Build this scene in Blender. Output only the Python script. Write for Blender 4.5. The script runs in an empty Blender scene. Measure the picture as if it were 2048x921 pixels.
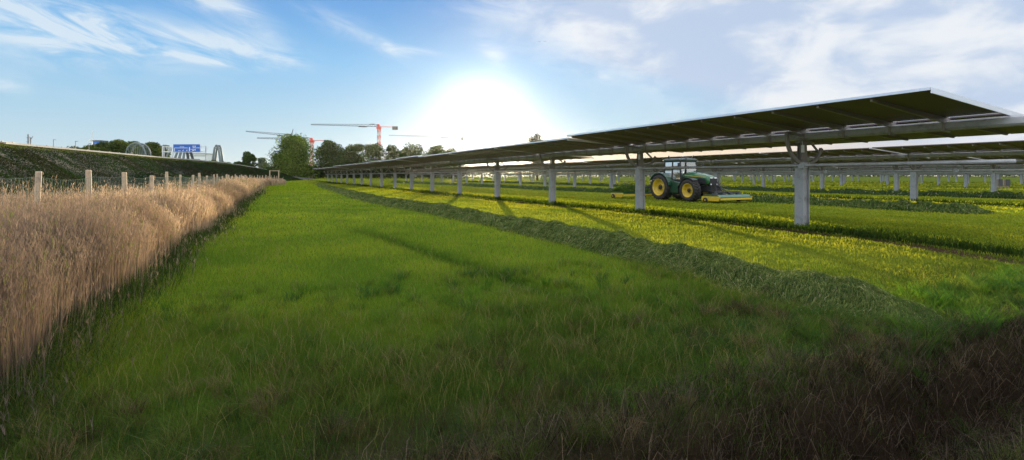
import bpy, bmesh, math, random
import numpy as np
from mathutils import Vector, Matrix

rng = np.random.default_rng(7)
random.seed(7)
scene = bpy.context.scene
col = scene.collection
R = math.radians

# ------------------------------------------------------------------ frame
# World Y runs along the tracker rows, world X across them; camera near the origin.
YAW = R(26.4)
CS, SN = math.cos(YAW), math.sin(YAW)
HOR = 352.5
CAMZ = 1.8
SUN_AZ = R(23.1)      # from +Y towards +X
SUN_EL = R(5.0)

def W(x, y, z):
    """photo position and metres of depth -> a place in the world"""
    X = (x - 1024) / 1024 * z
    return Vector((X * CS + z * SN, -X * SN + z * CS, CAMZ + (HOR - y) / 1024 * z))

def srgb(r, g, b):
    f = lambda c: (c / 255 / 12.92) if c <= 10 else ((c / 255 + .055) / 1.055) ** 2.4
    return (f(r), f(g), f(b), 1.0)

def sstep(a, b, x):
    t = np.clip((np.asarray(x, float) - a) / (b - a), 0, 1)
    return t * t * (3 - 2 * t)

_lat = np.random.default_rng(3).random((256, 256))
def vnoise(x, y, sc=1.0, seed=0):
    x = np.asarray(x, float) / sc + seed * 17.3; y = np.asarray(y, float) / sc + seed * 9.1
    xi = np.floor(x).astype(int); yi = np.floor(y).astype(int)
    fx = x - xi; fy = y - yi
    fx = fx * fx * (3 - 2 * fx); fy = fy * fy * (3 - 2 * fy)
    g = lambda i, j: _lat[i & 255, j & 255]
    return (g(xi, yi) * (1 - fx) * (1 - fy) + g(xi + 1, yi) * fx * (1 - fy)
            + g(xi, yi + 1) * (1 - fx) * fy + g(xi + 1, yi + 1) * fx * fy)

def H(p, s):
    p = np.asarray(p, float); s = np.asarray(s, float)
    z = 0.85 * sstep(120, 290, s)
    z = z - 0.22 * sstep(9.5, 3.3, s)
    d = 0.12 + 0.62 * sstep(-0.5, 4.5, p)
    z = z - d * sstep(3.35, 2.6, s) * sstep(1.66, 2.15, s)
    near = sstep(60, 20, s)
    z = z + (vnoise(p, s, 1.3, 1) - .5) * .06 * near + (vnoise(p, s, .35, 2) - .5) * .03 * near
    z = z + (vnoise(p, s, 14, 4) - .5) * .16
    # wheel rut in the lawn, soil track and slight hollow along the posts
    rc = 5.05 - .115 * s
    z = z - .07 * np.exp(-((p - rc) / .28) ** 2) * sstep(5, 7.5, s) * sstep(20, 15, s)
    z = z - .05 * np.exp(-((p - 15.9) / .3) ** 2)
    return z

# ------------------------------------------------------------------ tags
def tag(o, label=None, cat=None, group=None, kind=None):
    if label: o['label'] = label
    if cat: o['category'] = cat
    if group: o['group'] = group
    if kind: o['kind'] = kind
    return o

def empty(name, loc=(0, 0, 0), rz=0, **k):
    o = bpy.data.objects.new(name, None)
    o.empty_display_size = .3
    col.objects.link(o); o.location = loc; o.rotation_euler = (0, 0, rz)
    return tag(o, **k)

KIDS = {}
def link(name, me, mat, parent=None, **k):
    o = bpy.data.objects.new(name, me)
    if mat is not None and len(me.materials) == 0: me.materials.append(mat)
    col.objects.link(o)
    if parent is not None:
        o.parent = parent; KIDS.setdefault(parent.name, []).append(o)
    return tag(o, **k)

def copy_tree(o, parent=None):
    c = o.copy(); col.objects.link(c)
    if parent is not None:
        c.parent = parent; KIDS.setdefault(parent.name, []).append(c)
    for ch in list(KIDS.get(o.name, [])): copy_tree(ch, c)
    return c

# ------------------------------------------------------------------ mesh builder
class MB:
    def __init__(self): self.v = []; self.f = []; self.sm = []
    def add(self, vs, fs, smooth=False):
        n = len(self.v); self.v += [tuple(q) for q in vs]
        self.f += [tuple(i + n for i in f) for f in fs]; self.sm += [smooth] * len(fs)
        return self
    def box(self, c, d, rot=None):
        x, y, z = [a / 2 for a in d]
        vs = [Vector((sx * x, sy * y, sz * z)) for sx in (-1, 1) for sy in (-1, 1) for sz in (-1, 1)]
        if rot is not None: vs = [rot @ v for v in vs]
        vs = [v + Vector(c) for v in vs]
        return self.add(vs, [(0, 1, 3, 2), (4, 6, 7, 5), (0, 4, 5, 1), (2, 3, 7, 6), (0, 2, 6, 4), (1, 5, 7, 3)])
    def bar(self, a, b, w, h=None, up=(0, 0, 1)):
        a = Vector(a); b = Vector(b); h = h or w
        d = (b - a); L = d.length; d = d / L
        u = Vector(up)
        if abs(d.dot(u)) > .98: u = Vector((1, 0, 0))
        s = d.cross(u).normalized(); t = s.cross(d)
        vs = []
        for e in (a, b):
            for (i, j) in ((-1, -1), (1, -1), (1, 1), (-1, 1)): vs.append(e + s * (i * w / 2) + t * (j * h / 2))
        return self.add(vs, [(3, 2, 1, 0), (4, 5, 6, 7), (0, 1, 5, 4), (1, 2, 6, 5), (2, 3, 7, 6), (3, 0, 4, 7)])
    def tube(self, pts, rad, n=8, caps=True):
        pts = [Vector(q) for q in pts]
        if not hasattr(rad, '__len__'): rad = [rad] * len(pts)
        vs = []; fs = []
        for i, q in enumerate(pts):
            d = (pts[min(i + 1, len(pts) - 1)] - pts[max(i - 1, 0)]).normalized()
            u = Vector((0, 0, 1)) if abs(d.z) < .95 else Vector((1, 0, 0))
            s = d.cross(u).normalized(); t = s.cross(d)
            for k in range(n):
                a = 2 * math.pi * k / n
                vs.append(q + (s * math.cos(a) + t * math.sin(a)) * rad[i])
        for i in range(len(pts) - 1):
            for k in range(n):
                k2 = (k + 1) % n
                fs.append((i * n + k, (i + 1) * n + k, (i + 1) * n + k2, i * n + k2))
        if caps:
            fs.append(tuple(range(n))); fs.append(tuple(range((len(pts) - 1) * n, len(pts) * n))[::-1])
        return self.add(vs, fs, True)
    def lathe_y(self, prof, c=(0, 0, 0), n=32):
        """profile [(radius, y)] turned round the Y axis"""
        vs = []; fs = []
        m = len(prof)
        for k in range(n):
            a = 2 * math.pi * k / n
            for r, y in prof: vs.append((c[0] + r * math.cos(a), c[1] + y, c[2] + r * math.sin(a)))
        for k in range(n):
            k2 = (k + 1) % n
            for i in range(m - 1): fs.append((k * m + i, k * m + i + 1, k2 * m + i + 1, k2 * m + i))
        return self.add(vs, fs, True)
    def prism(self, poly, y0, y1, shrink=1.0):
        """polygon in (x, z), pushed from y0 to y1"""
        n = len(poly)
        vs = [(x, y0, z) for x, z in poly] + [(x, y1, z) for x, z in poly]
        fs = [tuple(range(n)), tuple(range(2 * n - 1, n - 1, -1))]
        fs += [(i, i + n, (i + 1) % n + n, (i + 1) % n) for i in range(n)]
        return self.add(vs, fs)
    def loft(self, rings, caps=True, smooth=True):
        n = len(rings[0]); vs = [v for r in rings for v in r]; fs = []
        for i in range(len(rings) - 1):
            for k in range(n):
                k2 = (k + 1) % n
                fs.append((i * n + k, (i + 1) * n + k, (i + 1) * n + k2, i * n + k2))
        self.add(vs, fs, smooth)
        if caps:
            m = len(self.v) - len(vs)
            self.f += [tuple(range(m, m + n)), tuple(range(m + (len(rings) - 1) * n, m + len(rings) * n))[::-1]]
            self.sm += [False, False]
        return self
    def mesh(self, name):
        me = bpy.data.meshes.new(name)
        me.from_pydata(self.v, [], self.f)
        me.polygons.foreach_set('use_smooth', self.sm)
        bm = bmesh.new(); bm.from_mesh(me); bmesh.ops.recalc_face_normals(bm, faces=bm.faces); bm.to_mesh(me); bm.free()
        me.update(); return me
    def build(self, name, mat, parent=None, bevel=0, **k):
        o = link(name, self.mesh(name), mat, parent, **k)
        if bevel:
            b = o.modifiers.new('bevel', 'BEVEL'); b.width = bevel; b.segments = 2; b.limit_method = 'ANGLE'
        return o

def np_mesh(name, verts, quads=None, tris=None, colors=None, smooth=False):
    me = bpy.data.meshes.new(name)
    nv = len(verts)
    loops = []; starts = []; pos = 0
    if quads is not None and len(quads):
        loops.append(quads.reshape(-1)); starts.append(np.arange(len(quads)) * 4); pos = len(quads) * 4
    if tris is not None and len(tris):
        loops.append(tris.reshape(-1)); starts.append(pos + np.arange(len(tris)) * 3)
    loops = np.concatenate(loops).astype(np.int32); starts = np.concatenate(starts).astype(np.int32)
    me.vertices.add(nv); me.vertices.foreach_set('co', np.ascontiguousarray(verts, dtype=np.float32).ravel())
    me.loops.add(len(loops)); me.loops.foreach_set('vertex_index', loops)
    me.polygons.add(len(starts)); me.polygons.foreach_set('loop_start', starts)
    me.polygons.foreach_set('use_smooth', np.full(len(starts), smooth))
    if colors is not None:
        a = me.attributes.new('tint', 'FLOAT_COLOR', 'POINT')
        c = np.ones((nv, 4), np.float32); c[:, :3] = colors
        a.data.foreach_set('color', c.ravel())
    me.update(calc_edges=True); me.validate()
    return me

# ------------------------------------------------------------------ materials
def new_mat(name):
    m = bpy.data.materials.new(name); m.use_nodes = True
    nt = m.node_tree; nt.nodes.clear()
    out = nt.nodes.new('ShaderNodeOutputMaterial')
    return m, nt, out

def pbr(name, c, rough=.6, metal=0, var=.15, scale=6, bump=.0, spec=.5, coat=0, dirt=None, dscale=3):
    m, nt, out = new_mat(name)
    b = nt.nodes.new('ShaderNodeBsdfPrincipled'); nt.links.new(b.outputs[0], out.inputs[0])
    b.inputs['Roughness'].default_value = rough; b.inputs['Metallic'].default_value = metal
    b.inputs['Specular IOR Level'].default_value = spec
    b.inputs['Coat Weight'].default_value = coat
    tc = nt.nodes.new('ShaderNodeTexCoord')
    n = nt.nodes.new('ShaderNodeTexNoise'); n.inputs['Scale'].default_value = scale; n.inputs['Detail'].default_value = 5
    nt.links.new(tc.outputs['Object'], n.inputs['Vector'])
    mx = nt.nodes.new('ShaderNodeMixRGB'); nt.links.new(n.outputs['Fac'], mx.inputs['Fac'])
    mx.inputs['Color1'].default_value = [x * (1 - var) for x in c[:3]] + [1]
    mx.inputs['Color2'].default_value = [min(1, x * (1 + var)) for x in c[:3]] + [1]
    last = mx.outputs[0]
    if dirt:
        n2 = nt.nodes.new('ShaderNodeTexNoise'); n2.inputs['Scale'].default_value = dscale; n2.inputs['Detail'].default_value = 8
        n2.inputs['Roughness'].default_value = .7
        nt.links.new(tc.outputs['Object'], n2.inputs['Vector'])
        r = nt.nodes.new('ShaderNodeValToRGB'); r.color_ramp.elements[0].position = .5; r.color_ramp.elements[1].position = .72
        nt.links.new(n2.outputs['Fac'], r.inputs[0])
        m2 = nt.nodes.new('ShaderNodeMixRGB'); nt.links.new(r.outputs[0], m2.inputs['Fac'])
        nt.links.new(last, m2.inputs['Color1']); m2.inputs['Color2'].default_value = list(dirt[:3]) + [1]
        last = m2.outputs[0]
    nt.links.new(last, b.inputs['Base Color'])
    mr = nt.nodes.new('ShaderNodeMapRange'); mr.inputs['To Min'].default_value = rough * .8; mr.inputs['To Max'].default_value = min(1, rough * 1.2)
    nt.links.new(n.outputs['Fac'], mr.inputs['Value']); nt.links.new(mr.outputs[0], b.inputs['Roughness'])
    if bump:
        bp = nt.nodes.new('ShaderNodeBump'); bp.inputs['Strength'].default_value = bump; bp.inputs['Distance'].default_value = .02
        nt.links.new(n.outputs['Fac'], bp.inputs['Height']); nt.links.new(bp.outputs[0], b.inputs['Normal'])
    return m

def leaf_mat(name, trans=.5, gloss=.08, tcol=(1.35, 1.25, .55)):
    m, nt, out = new_mat(name)
    a = nt.nodes.new('ShaderNodeAttribute'); a.attribute_name = 'tint'
    d = nt.nodes.new('ShaderNodeBsdfDiffuse'); t = nt.nodes.new('ShaderNodeBsdfTranslucent')
    mul = nt.nodes.new('ShaderNodeMixRGB'); mul.blend_type = 'MULTIPLY'; mul.inputs[0].default_value = 1
    mul.inputs['Color2'].default_value = (*tcol, 1)
    nt.links.new(a.outputs['Color'], d.inputs[0]); nt.links.new(a.outputs['Color'], mul.inputs['Color1'])
    nt.links.new(mul.outputs[0], t.inputs[0])
    mx = nt.nodes.new('ShaderNodeMixShader'); mx.inputs[0].default_value = trans
    nt.links.new(d.outputs[0], mx.inputs[1]); nt.links.new(t.outputs[0], mx.inputs[2])
    g = nt.nodes.new('ShaderNodeBsdfGlossy'); g.inputs['Roughness'].default_value = .5
    m2 = nt.nodes.new('ShaderNodeMixShader'); m2.inputs[0].default_value = gloss
    nt.links.new(mx.outputs[0], m2.inputs[1]); nt.links.new(g.outputs[0], m2.inputs[2])
    nt.links.new(m2.outputs[0], out.inputs[0])
    return m

M = {}
M['grass'] = leaf_mat('grass_blades', .5, .004)
M['dry'] = leaf_mat('dry_stems', .35, .004, (1.15, 1.0, .8))
M['leaf'] = leaf_mat('tree_leaves', .3, .004, (1.3, 1.25, .6))
M['hay'] = leaf_mat('mown_grass', .35, .008, (1.2, 1.15, .7))
M['bark'] = pbr('bark', (.07, .055, .04), .9, bump=.5)
M['steel'] = pbr('galvanised_steel', (.42, .43, .45), .55, .25, .14, 9, .05, dirt=(.23, .22, .20), dscale=2.2)
M['steel_dark'] = pbr('weathered_steel', (.24, .22, .20), .7, .1, .15, 5, dirt=(.16, .14, .12))
M['alu'] = pbr('aluminium_edge', (.72, .74, .78), .35, .6, .05)
M['module_back'] = pbr('module_backsheet', (.135, .105, .115), .55, 0, .3, 1.3, spec=.25, dirt=(.20, .15, .15), dscale=.9)
M['purlin'] = pbr('purlin_metal', (.30, .265, .235), .5, .2, .15)
M['rail'] = pbr('dull_rail', (.05, .048, .045), .8, 0, spec=.15)
M['box'] = pbr('cabinet_grey', (.08, .085, .09), .6)
M['post_wood'] = pbr('weathered_timber', (.50, .38, .25), .85, 0, .25, 9, .4, dirt=(.24, .19, .15), dscale=5)
M['wire'] = pbr('green_wire', (.07, .13, .115), .8, 0, spec=.1)
M['dark_soil'] = pbr('soil', (.09, .06, .04), 1, bump=.6)
M['white'] = pbr('white_paint', (.75, .76, .77), .5)
M['grey_paint'] = pbr('grey_bridge_paint', (.17, .20, .20), .6)
M['concrete'] = pbr('concrete', (.38, .37, .34), .9, dirt=(.2, .19, .17))
M['blue'] = pbr('blue_sign', (.015, .12, .50), .45, var=.05)
M['blue_wall'] = pbr('blue_cladding', (.05, .17, .55), .5, var=.08)
M['crane_red'] = pbr('crane_red', (.62, .07, .045), .5)
M['crane_white'] = pbr('crane_white', (.68, .66, .64), .5)
M['dark_metal'] = pbr('dark_metal', (.04, .042, .045), .5, .3)
M['green_paint'] = pbr('tractor_green', (.012, .11, .03), .3, 0, .08, 3, coat=.5, dirt=(.055, .075, .035), dscale=5)
M['dark_green'] = pbr('fender_green', (.01, .055, .025), .4, 0, .1, coat=.3)
M['yellow'] = pbr('rim_yellow', (.62, .43, .03), .45, 0, .06, coat=.2, dirt=(.30, .24, .07), dscale=7)
M['rubber'] = pbr('tyre_rubber', (.028, .026, .025), .9, 0, .25, 6, .3, dirt=(.075, .06, .045), dscale=3)
M['black'] = pbr('black_plastic', (.018, .018, .02), .5)
M['roof_grey'] = pbr('roof_panel', (.05, .075, .06), .4)
M['lamp_lens'] = pbr('lamp_lens', (.75, .77, .8), .15, 0, .03)

def glass_mat():
    m, nt, out = new_mat('cab_glass')
    t = nt.nodes.new('ShaderNodeBsdfTransparent'); t.inputs[0].default_value = (.50, .66, .66, 1)
    g = nt.nodes.new('ShaderNodeBsdfGlossy'); g.inputs['Roughness'].default_value = .05
    f = nt.nodes.new('ShaderNodeFresnel'); f.inputs[0].default_value = 1.6
    mx = nt.nodes.new('ShaderNodeMixShader')
    ad = nt.nodes.new('ShaderNodeMath'); ad.operation = 'MULTIPLY_ADD'; ad.inputs[1].default_value = 1.2; ad.inputs[2].default_value = .12
    nt.links.new(f.outputs[0], ad.inputs[0]); nt.links.new(ad.outputs[0], mx.inputs[0])
    nt.links.new(t.outputs[0], mx.inputs[1]); nt.links.new(g.outputs[0], mx.inputs[2]); nt.links.new(mx.outputs[0], out.inputs[0])
    return m
M['glass'] = glass_mat()

def module_front():
    m, nt, out = new_mat('module_glass')
    b = nt.nodes.new('ShaderNodeBsdfPrincipled'); nt.links.new(b.outputs[0], out.inputs[0])
    b.inputs['Base Color'].default_value = (.012, .018, .045, 1); b.inputs['Roughness'].default_value = .12
    return m
M['module_front'] = module_front()

# ------------------------------------------------------------------ node expression helper
class NX:
    def __init__(self, nt): self.nt = nt
    def m(self, op, *a, clamp=False):
        n = self.nt.nodes.new('ShaderNodeMath'); n.operation = op; n.use_clamp = clamp
        for i, v in enumerate(a):
            if isinstance(v, (int, float)): n.inputs[i].default_value = v
            else: self.nt.links.new(v, n.inputs[i])
        return n.outputs[0]
    def sm(self, a, b, x):
        n = self.nt.nodes.new('ShaderNodeMapRange'); n.interpolation_type = 'SMOOTHSTEP'
        lo, hi, inv = (a, b, False) if a < b else (b, a, True)
        n.inputs['From Min'].default_value = lo; n.inputs['From Max'].default_value = hi
        if inv: n.inputs['To Min'].default_value = 1; n.inputs['To Max'].default_value = 0
        self.nt.links.new(x, n.inputs['Value']); return n.outputs[0]
    def noise(self, vec, scale, detail=5, rough=.55, dist=0):
        n = self.nt.nodes.new('ShaderNodeTexNoise'); n.inputs['Scale'].default_value = scale
        n.inputs['Detail'].default_value = detail; n.inputs['Roughness'].default_value = rough; n.inputs['Distortion'].default_value = dist
        self.nt.links.new(vec, n.inputs['Vector']); return n.outputs['Fac']
    def comb(self, x, y, z):
        n = self.nt.nodes.new('ShaderNodeCombineXYZ')
        for i, v in enumerate((x, y, z)):
            if isinstance(v, (int, float)): n.inputs[i].default_value = v
            else: self.nt.links.new(v, n.inputs[i])
        return n.outputs[0]
    def mix(self, f, a, b, mode='MIX'):
        n = self.nt.nodes.new('ShaderNodeMixRGB'); n.blend_type = mode
        for i, v in enumerate((f, a, b)):
            if isinstance(v, (int, float)): n.inputs[i].default_value = v
            elif isinstance(v, (tuple, list)): n.inputs[i].default_value = v if len(v) == 4 else (*v, 1)
            else: self.nt.links.new(v, n.inputs[i])
        return n.outputs[0]
    def ramp(self, x, stops):
        n = self.nt.nodes.new('ShaderNodeValToRGB'); e = n.color_ramp.elements
        while len(e) < len(stops): e.new(.5)
        for i, (p, c) in enumerate(stops): e[i].position = p; e[i].color = c if len(c) == 4 else (*c, 1)
        self.nt.links.new(x, n.inputs[0]); return n.outputs[0]

# ------------------------------------------------------------------ sky
def make_world():
    w = bpy.data.worlds.new('World'); scene.world = w; w.use_nodes = True
    nt = w.node_tree; nt.nodes.clear(); X = NX(nt)
    out = nt.nodes.new('ShaderNodeOutputWorld'); bg = nt.nodes.new('ShaderNodeBackground')
    nt.links.new(bg.outputs[0], out.inputs[0])
    sky = nt.nodes.new('ShaderNodeTexSky'); sky.sky_type = 'NISHITA'; sky.sun_disc = False
    sky.sun_elevation = SUN_EL; sky.sun_rotation = SUN_AZ; sky.air_density = 1; sky.dust_density = .6; sky.ozone_density = 2
    tc = nt.nodes.new('ShaderNodeTexCoord')
    sp = nt.nodes.new('ShaderNodeSeparateXYZ'); nt.links.new(tc.outputs['Generated'], sp.inputs[0])
    x, y, z = sp.outputs
    el = X.m('MULTIPLY', X.m('ARCSINE', z), 180 / math.pi)              # degrees above the horizon
    az = X.m('MULTIPLY', X.m('ARCTAN2', x, y), 180 / math.pi)           # degrees from +Y towards +X
    e01 = X.m('DIVIDE', el, 40.0, clamp=True)
    base = X.ramp(e01, [(0.0, srgb(212, 228, 232)), (.05, srgb(203, 226, 238)), (.16, srgb(176, 215, 240)),
                        (.30, srgb(140, 199, 245)), (.48, srgb(102, 163, 230)), (1, srgb(62, 108, 178))])
    nis = X.mix(1.0, sky.outputs[0], (.10, .10, .10), 'MULTIPLY')
    cl = nt.nodes.new('ShaderNodeVectorMath'); cl.operation = 'MINIMUM'; nt.links.new(nis, cl.inputs[0]); cl.inputs[1].default_value = (.8, .8, .8)
    base = X.mix(.08, base, cl.outputs[0])
    # warm band low on the sun's right-hand side
    warm = X.m('MULTIPLY', X.sm(5.2, 3.4, el), X.sm(20, 34, az))
    base = X.mix(X.m('MULTIPLY', warm, .92), base, srgb(252, 226, 192))
    def D(azp, elp): return None
    # clouds: stretched noise in azimuth/elevation
    def gauss(a0, e0, wa, we, rot=0):
        da = X.m('SUBTRACT', az, a0); de = X.m('SUBTRACT', el, e0)
        c, s = math.cos(R(rot)), math.sin(R(rot))
        u = X.m('DIVIDE', X.m('ADD', X.m('MULTIPLY', da, c), X.m('MULTIPLY', de, s)), wa)
        v = X.m('DIVIDE', X.m('SUBTRACT', X.m('MULTIPLY', de, c), X.m('MULTIPLY', da, s)), we)
        r2 = X.m('ADD', X.m('MULTIPLY', u, u), X.m('MULTIPLY', v, v))
        return X.m('EXPONENT', X.m('MULTIPLY', r2, -1.0))
    def px(xx, yy):
        u = (xx - 1024) / 1024; a = math.degrees(math.atan(u)) + math.degrees(YAW)
        e = math.degrees(math.atan((HOR - yy) / 1024 / math.sqrt(1 + u * u)))
        return a, e
    def total(lst):
        t = None
        for (xx, yy, wa, we, rot, k) in lst:
            g = X.m('MULTIPLY', gauss(*px(xx, yy), wa, we, rot), k)
            t = g if t is None else X.m('ADD', t, g)
        return t
    vec = X.comb(X.m('MULTIPLY', az, .030), X.m('MULTIPLY', el, .105), 0.0)
    vecr = X.comb(X.m('ADD', X.m('MULTIPLY', az, .040), X.m('MULTIPLY', el, .02)), X.m('SUBTRACT', X.m('MULTIPLY', el, .13), X.m('MULTIPLY', az, -.022)), 3.0)
    n1 = X.noise(vecr, 3.2, 10, .62, .8)
    n2 = X.noise(X.comb(X.m('MULTIPLY', az, .045), X.m('ADD', X.m('MULTIPLY', el, .10), X.m('MULTIPLY', az, .012)), 1.0), 2.0, 9, .52, .35)
    n3 = X.noise(X.comb(X.m('MULTIPLY', az, .06), X.m('MULTIPLY', el, .16), 7.0), 5.5, 8, .6, .5)
    mk = total([(0, 40, 9, 3.2, -8, .95), (190, 62, 6.5, 1.7, -8, 1.0), (330, 80, 7.5, 1.5, -6, .8), (470, 88, 4.5, 1.3, -4, .85), (480, 28, 4, 1.2, -25, .8), (420, 5, 3, 1.0, 0, .8),
                (120, 105, 2.2, .45, -18, .75), (410, 122, 3.0, .32, -3, 1.0), (560, 122, 2.2, .8, -5, .8), (515, 140, 1.2, .35, 15, .7),
                (8, 172, 1.3, .6, 0, .9), (700, 60, 5, 1.0, -22, .5), (770, 92, 3.0, .8, -35, .65), (820, 100, 2.6, .35, -5, .7),
                (985, 105, 2.0, 1.1, -40, .7), (1030, 25, 6, 2.0, -5, .8), (1210, 156, 1.1, .5, -25, .9)])
    big = total([(1250, 40, 13, 4.3, -4, 1.1), (1500, 40, 12, 5.5, -2, 1.35), (1560, 120, 9, 1.8, -6, .55), (1330, 110, 7, 1.8, -8, .5), (1850, 70, 14, 7.5, 0, 1.7), (1990, 150, 7, 4.0, 0, 1.15),
                 (1700, 178, 2.2, .7, 0, .8), (2300, 60, 22, 8, 0, 1.1)])
    # out-of-frame part of the sky: overbright cloud added overhead and behind as fill light
    rest = X.m('ADD', X.sm(22, 34, el), X.sm(85, 110, X.m('ABSOLUTE', X.m('SUBTRACT', az, 26))), clamp=True)
    c1 = X.m('MULTIPLY', mk, X.sm(.32, .66, n1), clamp=True)
    c2 = X.m('MULTIPLY', big, X.sm(.16, .52, X.m('ADD', X.m('MULTIPLY', n2, .6), X.m('MULTIPLY', n3, .4))), clamp=True)
    c3 = X.m('MULTIPLY', rest, X.sm(.35, .7, n2), clamp=True)
    shade = X.mix(X.sm(.38, .64, X.noise(X.comb(X.m('MULTIPLY', az, .05), X.m('MULTIPLY', el, .10), 4.0), 2.3, 7, .55, .3)), srgb(194, 210, 234), srgb(242, 244, 248))
    skyc = X.mix(X.m('MULTIPLY', c1, .8), base, srgb(226, 238, 247))
    skyc = X.mix(X.m('MULTIPLY', c2, .93), skyc, shade)
    skyc = X.mix(X.m('MULTIPLY', c3, .85), skyc, (3.9, 3.85, 3.7, 1))
    # aureole round the sun
    S = sun_dir()
    dt = nt.nodes.new('ShaderNodeVectorMath'); dt.operation = 'DOT_PRODUCT'
    nrm = nt.nodes.new('ShaderNodeVectorMath'); nrm.operation = 'NORMALIZE'
    nt.links.new(tc.outputs['Generated'], nrm.inputs[0]); nt.links.new(nrm.outputs[0], dt.inputs[0])
    dt.inputs[1].default_value = Vector((math.sin(SUN_AZ) * math.cos(R(6.6)), math.cos(SUN_AZ) * math.cos(R(6.6)), math.sin(R(6.6))))
    th = X.m('MULTIPLY', X.m('ARCCOSINE', X.m('MINIMUM', dt.outputs['Value'], 1.0)), 180 / math.pi)
    g1 = X.m('MULTIPLY', X.m('EXPONENT', X.m('MULTIPLY', X.m('POWER', X.m('DIVIDE', th, 2.9), 1.35), -1.0)), 1.5)
    g2 = X.m('MULTIPLY', X.m('EXPONENT', X.m('MULTIPLY', X.m('DIVIDE', th, 6.0), -1.0)), .07)
    glow = X.mix(1.0, X.comb(1.0, .95, .84), X.m('ADD', g1, g2), 'MULTIPLY')
    skyc = X.mix(1.0, skyc, glow, 'ADD')
    nt.links.new(skyc, bg.inputs[0]); bg.inputs[1].default_value = 0.467

def sun_dir():
    return Vector((math.sin(SUN_AZ) * math.cos(SUN_EL), math.cos(SUN_AZ) * math.cos(SUN_EL), math.sin(SUN_EL)))
make_world()
ld = bpy.data.lights.new('sun', 'SUN'); ld.energy = 5.0; ld.angle = R(.55); ld.color = (1.0, .82, .55)
lo = bpy.data.objects.new('sun', ld); col.objects.link(lo)
lo.rotation_euler = sun_dir().to_track_quat('Z', 'Y').to_euler(); lo.location = (0, 0, 80)

# ------------------------------------------------------------------ camera
cd = bpy.data.cameras.new('camera'); cam = bpy.data.objects.new('camera', cd); col.objects.link(cam)
cd.sensor_width = 36; cd.lens = 18; cd.shift_y = -(460.5 - HOR) / 2048
cd.clip_start = .05; cd.clip_end = 12000
cam.location = (0, 0, CAMZ); cam.rotation_euler = (math.pi / 2, 0, -YAW)
scene.camera = cam
scene.render.resolution_x = 1024; scene.render.resolution_y = 460
vs = scene.view_settings
vs.view_transform = 'Standard'; vs.look = 'None'; vs.exposure = 1.1; vs.gamma = 1
scene.cycles.max_bounces = 6; scene.cycles.transparent_max_bounces = 12
scene.cycles.use_denoising = True
scene.cycles.sample_clamp_indirect = 4

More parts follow.
